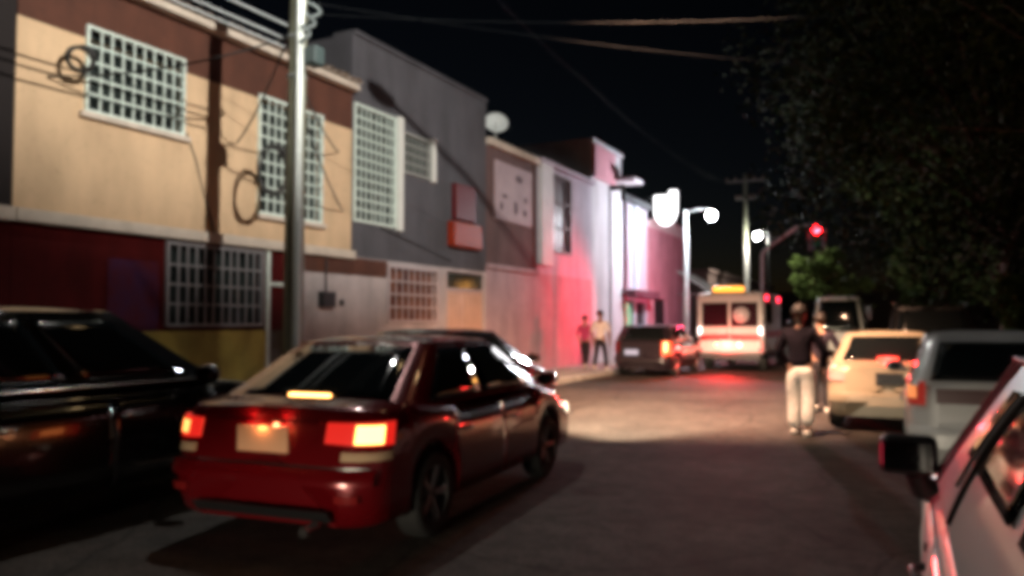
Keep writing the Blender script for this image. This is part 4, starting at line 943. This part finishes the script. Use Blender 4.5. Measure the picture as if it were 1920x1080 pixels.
person((-1.36,14.75,0), R(10), 'person in dark purple top and black trousers standing behind the pale-trousered person', mat('purple_cloth',(0.010,0.005,0.016),0.85,var=0.3,scale=8,bump=0.8,bscale=9), dark_c, shoe_w, 1.70, -0.06, arm=(0.12,0.05), elbow=0.16)

# ------------------------------------------------------------------ trees
bark = mat('bark', (0.09,0.065,0.045), 0.9, var=0.3, scale=5, bump=0.5, bscale=14)
def leafmat(name, c): 
    m = mat(name, c, 0.8, var=0.35, scale=0.9, spec=0.1); return m
def tree(loc, h, cz, rad, label, lm, n=9000, leaf=0.16, clumps=26, trunk_r=0.2, seed=1, lean=(0,0), group='street trees on the tree side', name='street_tree', low=0.5):
    rnd = random.Random(seed); o = empty(name, loc); tag(o, label, 'tree', group)
    tb = MB(); top = Vector((lean[0],lean[1],cz))
    tb.tube([(0,0,-0.05),(0.05,0.03,h*0.2),(lean[0]*0.3,lean[1]*0.3,h*0.4),(lean[0]*0.7,lean[1]*0.7,cz)],[trunk_r*1.25,trunk_r,trunk_r*0.8,trunk_r*0.35],10)
    cl = []
    for i in range(clumps):
        while True:
            p = Vector((rnd.uniform(-1,1),rnd.uniform(-1,1),rnd.uniform(-1,1)))
            if 0.25 < p.length < 1: break
        c = Vector((p.x*rad[0],p.y*rad[1],p.z*rad[2] if p.z > 0 else p.z*rad[2]*low/0.5)) + top
        cl.append((c, rnd.uniform(0.22,0.40)*min(rad)))
        s0 = Vector((lean[0]*0.4,lean[1]*0.4,h*rnd.uniform(0.3,0.5)))
        if i % 2 == 0: tb.tube([s0, s0.lerp(c,0.5)+Vector((0,0,0.25)), c],[trunk_r*0.42,trunk_r*0.24,trunk_r*0.08],6)
    tb.build('trunk', bark, o)
    vs, fs = [], []
    for i in range(n):
        c, r = cl[rnd.randrange(len(cl))]
        d = Vector((rnd.gauss(0,1),rnd.gauss(0,1),rnd.gauss(0,0.8))); d = d.normalized()*r*rnd.random()**0.45*1.25
        p = c + d; a = Vector((rnd.gauss(0,1),rnd.gauss(0,1),rnd.gauss(0,0.6))).normalized(); b = a.cross(Vector((rnd.gauss(0,1),rnd.gauss(0,1),rnd.gauss(0,1)))).normalized()
        L_ = leaf*rnd.uniform(0.6,1.3); w_ = L_*0.38; q = len(vs)
        vs += [p-a*L_, p+b*w_, p+a*L_, p-b*w_]; fs.append((q,q+1,q+2,q+3))
    m = MB(); m.add(vs, fs, True); m.build('crown', lm, o)
    return o
lf = leafmat('leaf_dark', (0.022,0.040,0.012)); lf2 = leafmat('leaf_mid', (0.06,0.10,0.03)); lf3 = leafmat('leaf_lit', (0.11,0.16,0.045))  # brightest leaf colour carries lamp light on the leaves
tree((5.9,18.8,0.13), 10, 8.4, (6.4,5.5,5.4), 'huge dark tree overhanging the parked cars, nearest of the roadside trees', lf, 70000, 0.085, 130, 0.28, 3)
tree((2.6,26.5,0.13), 11, 8.4, (6.8,5.0,6.0), 'broad dark tree behind the tall dark SUV', lf, 60000, 0.11, 110, 0.26, 5)
tree((3.6,37.5,0.13), 8, 6.2, (6.2,4.5,3.8), 'dark tree near the junction, next to the red traffic light', lf2, 34000, 0.13, 70, 0.24, 9)
tree((-5.0,62,0.0), 6, 4.9, (3.4,2.6,1.7), 'small tree with lamp-lit yellow-green leaves beyond the junction', lf3, 5000, 0.22, 22, 0.15, 11, group='trees beyond the junction')
tree((2.6,66,0.0), 8, 6.0, (4.2,4,3.2), 'dark leafy tree beyond the junction, past the lamp-lit small tree', lf2, 5000, 0.25, 24, 0.2, 13, group='trees beyond the junction')
tree((3.0,22.5,0.13), 3.0, 1.75, (1.3,1.6,0.75), 'low leafy shrub tree behind the silver hatchback roof', lf3, 6000, 0.10, 14, 0.08, 17, name='shrub_tree')
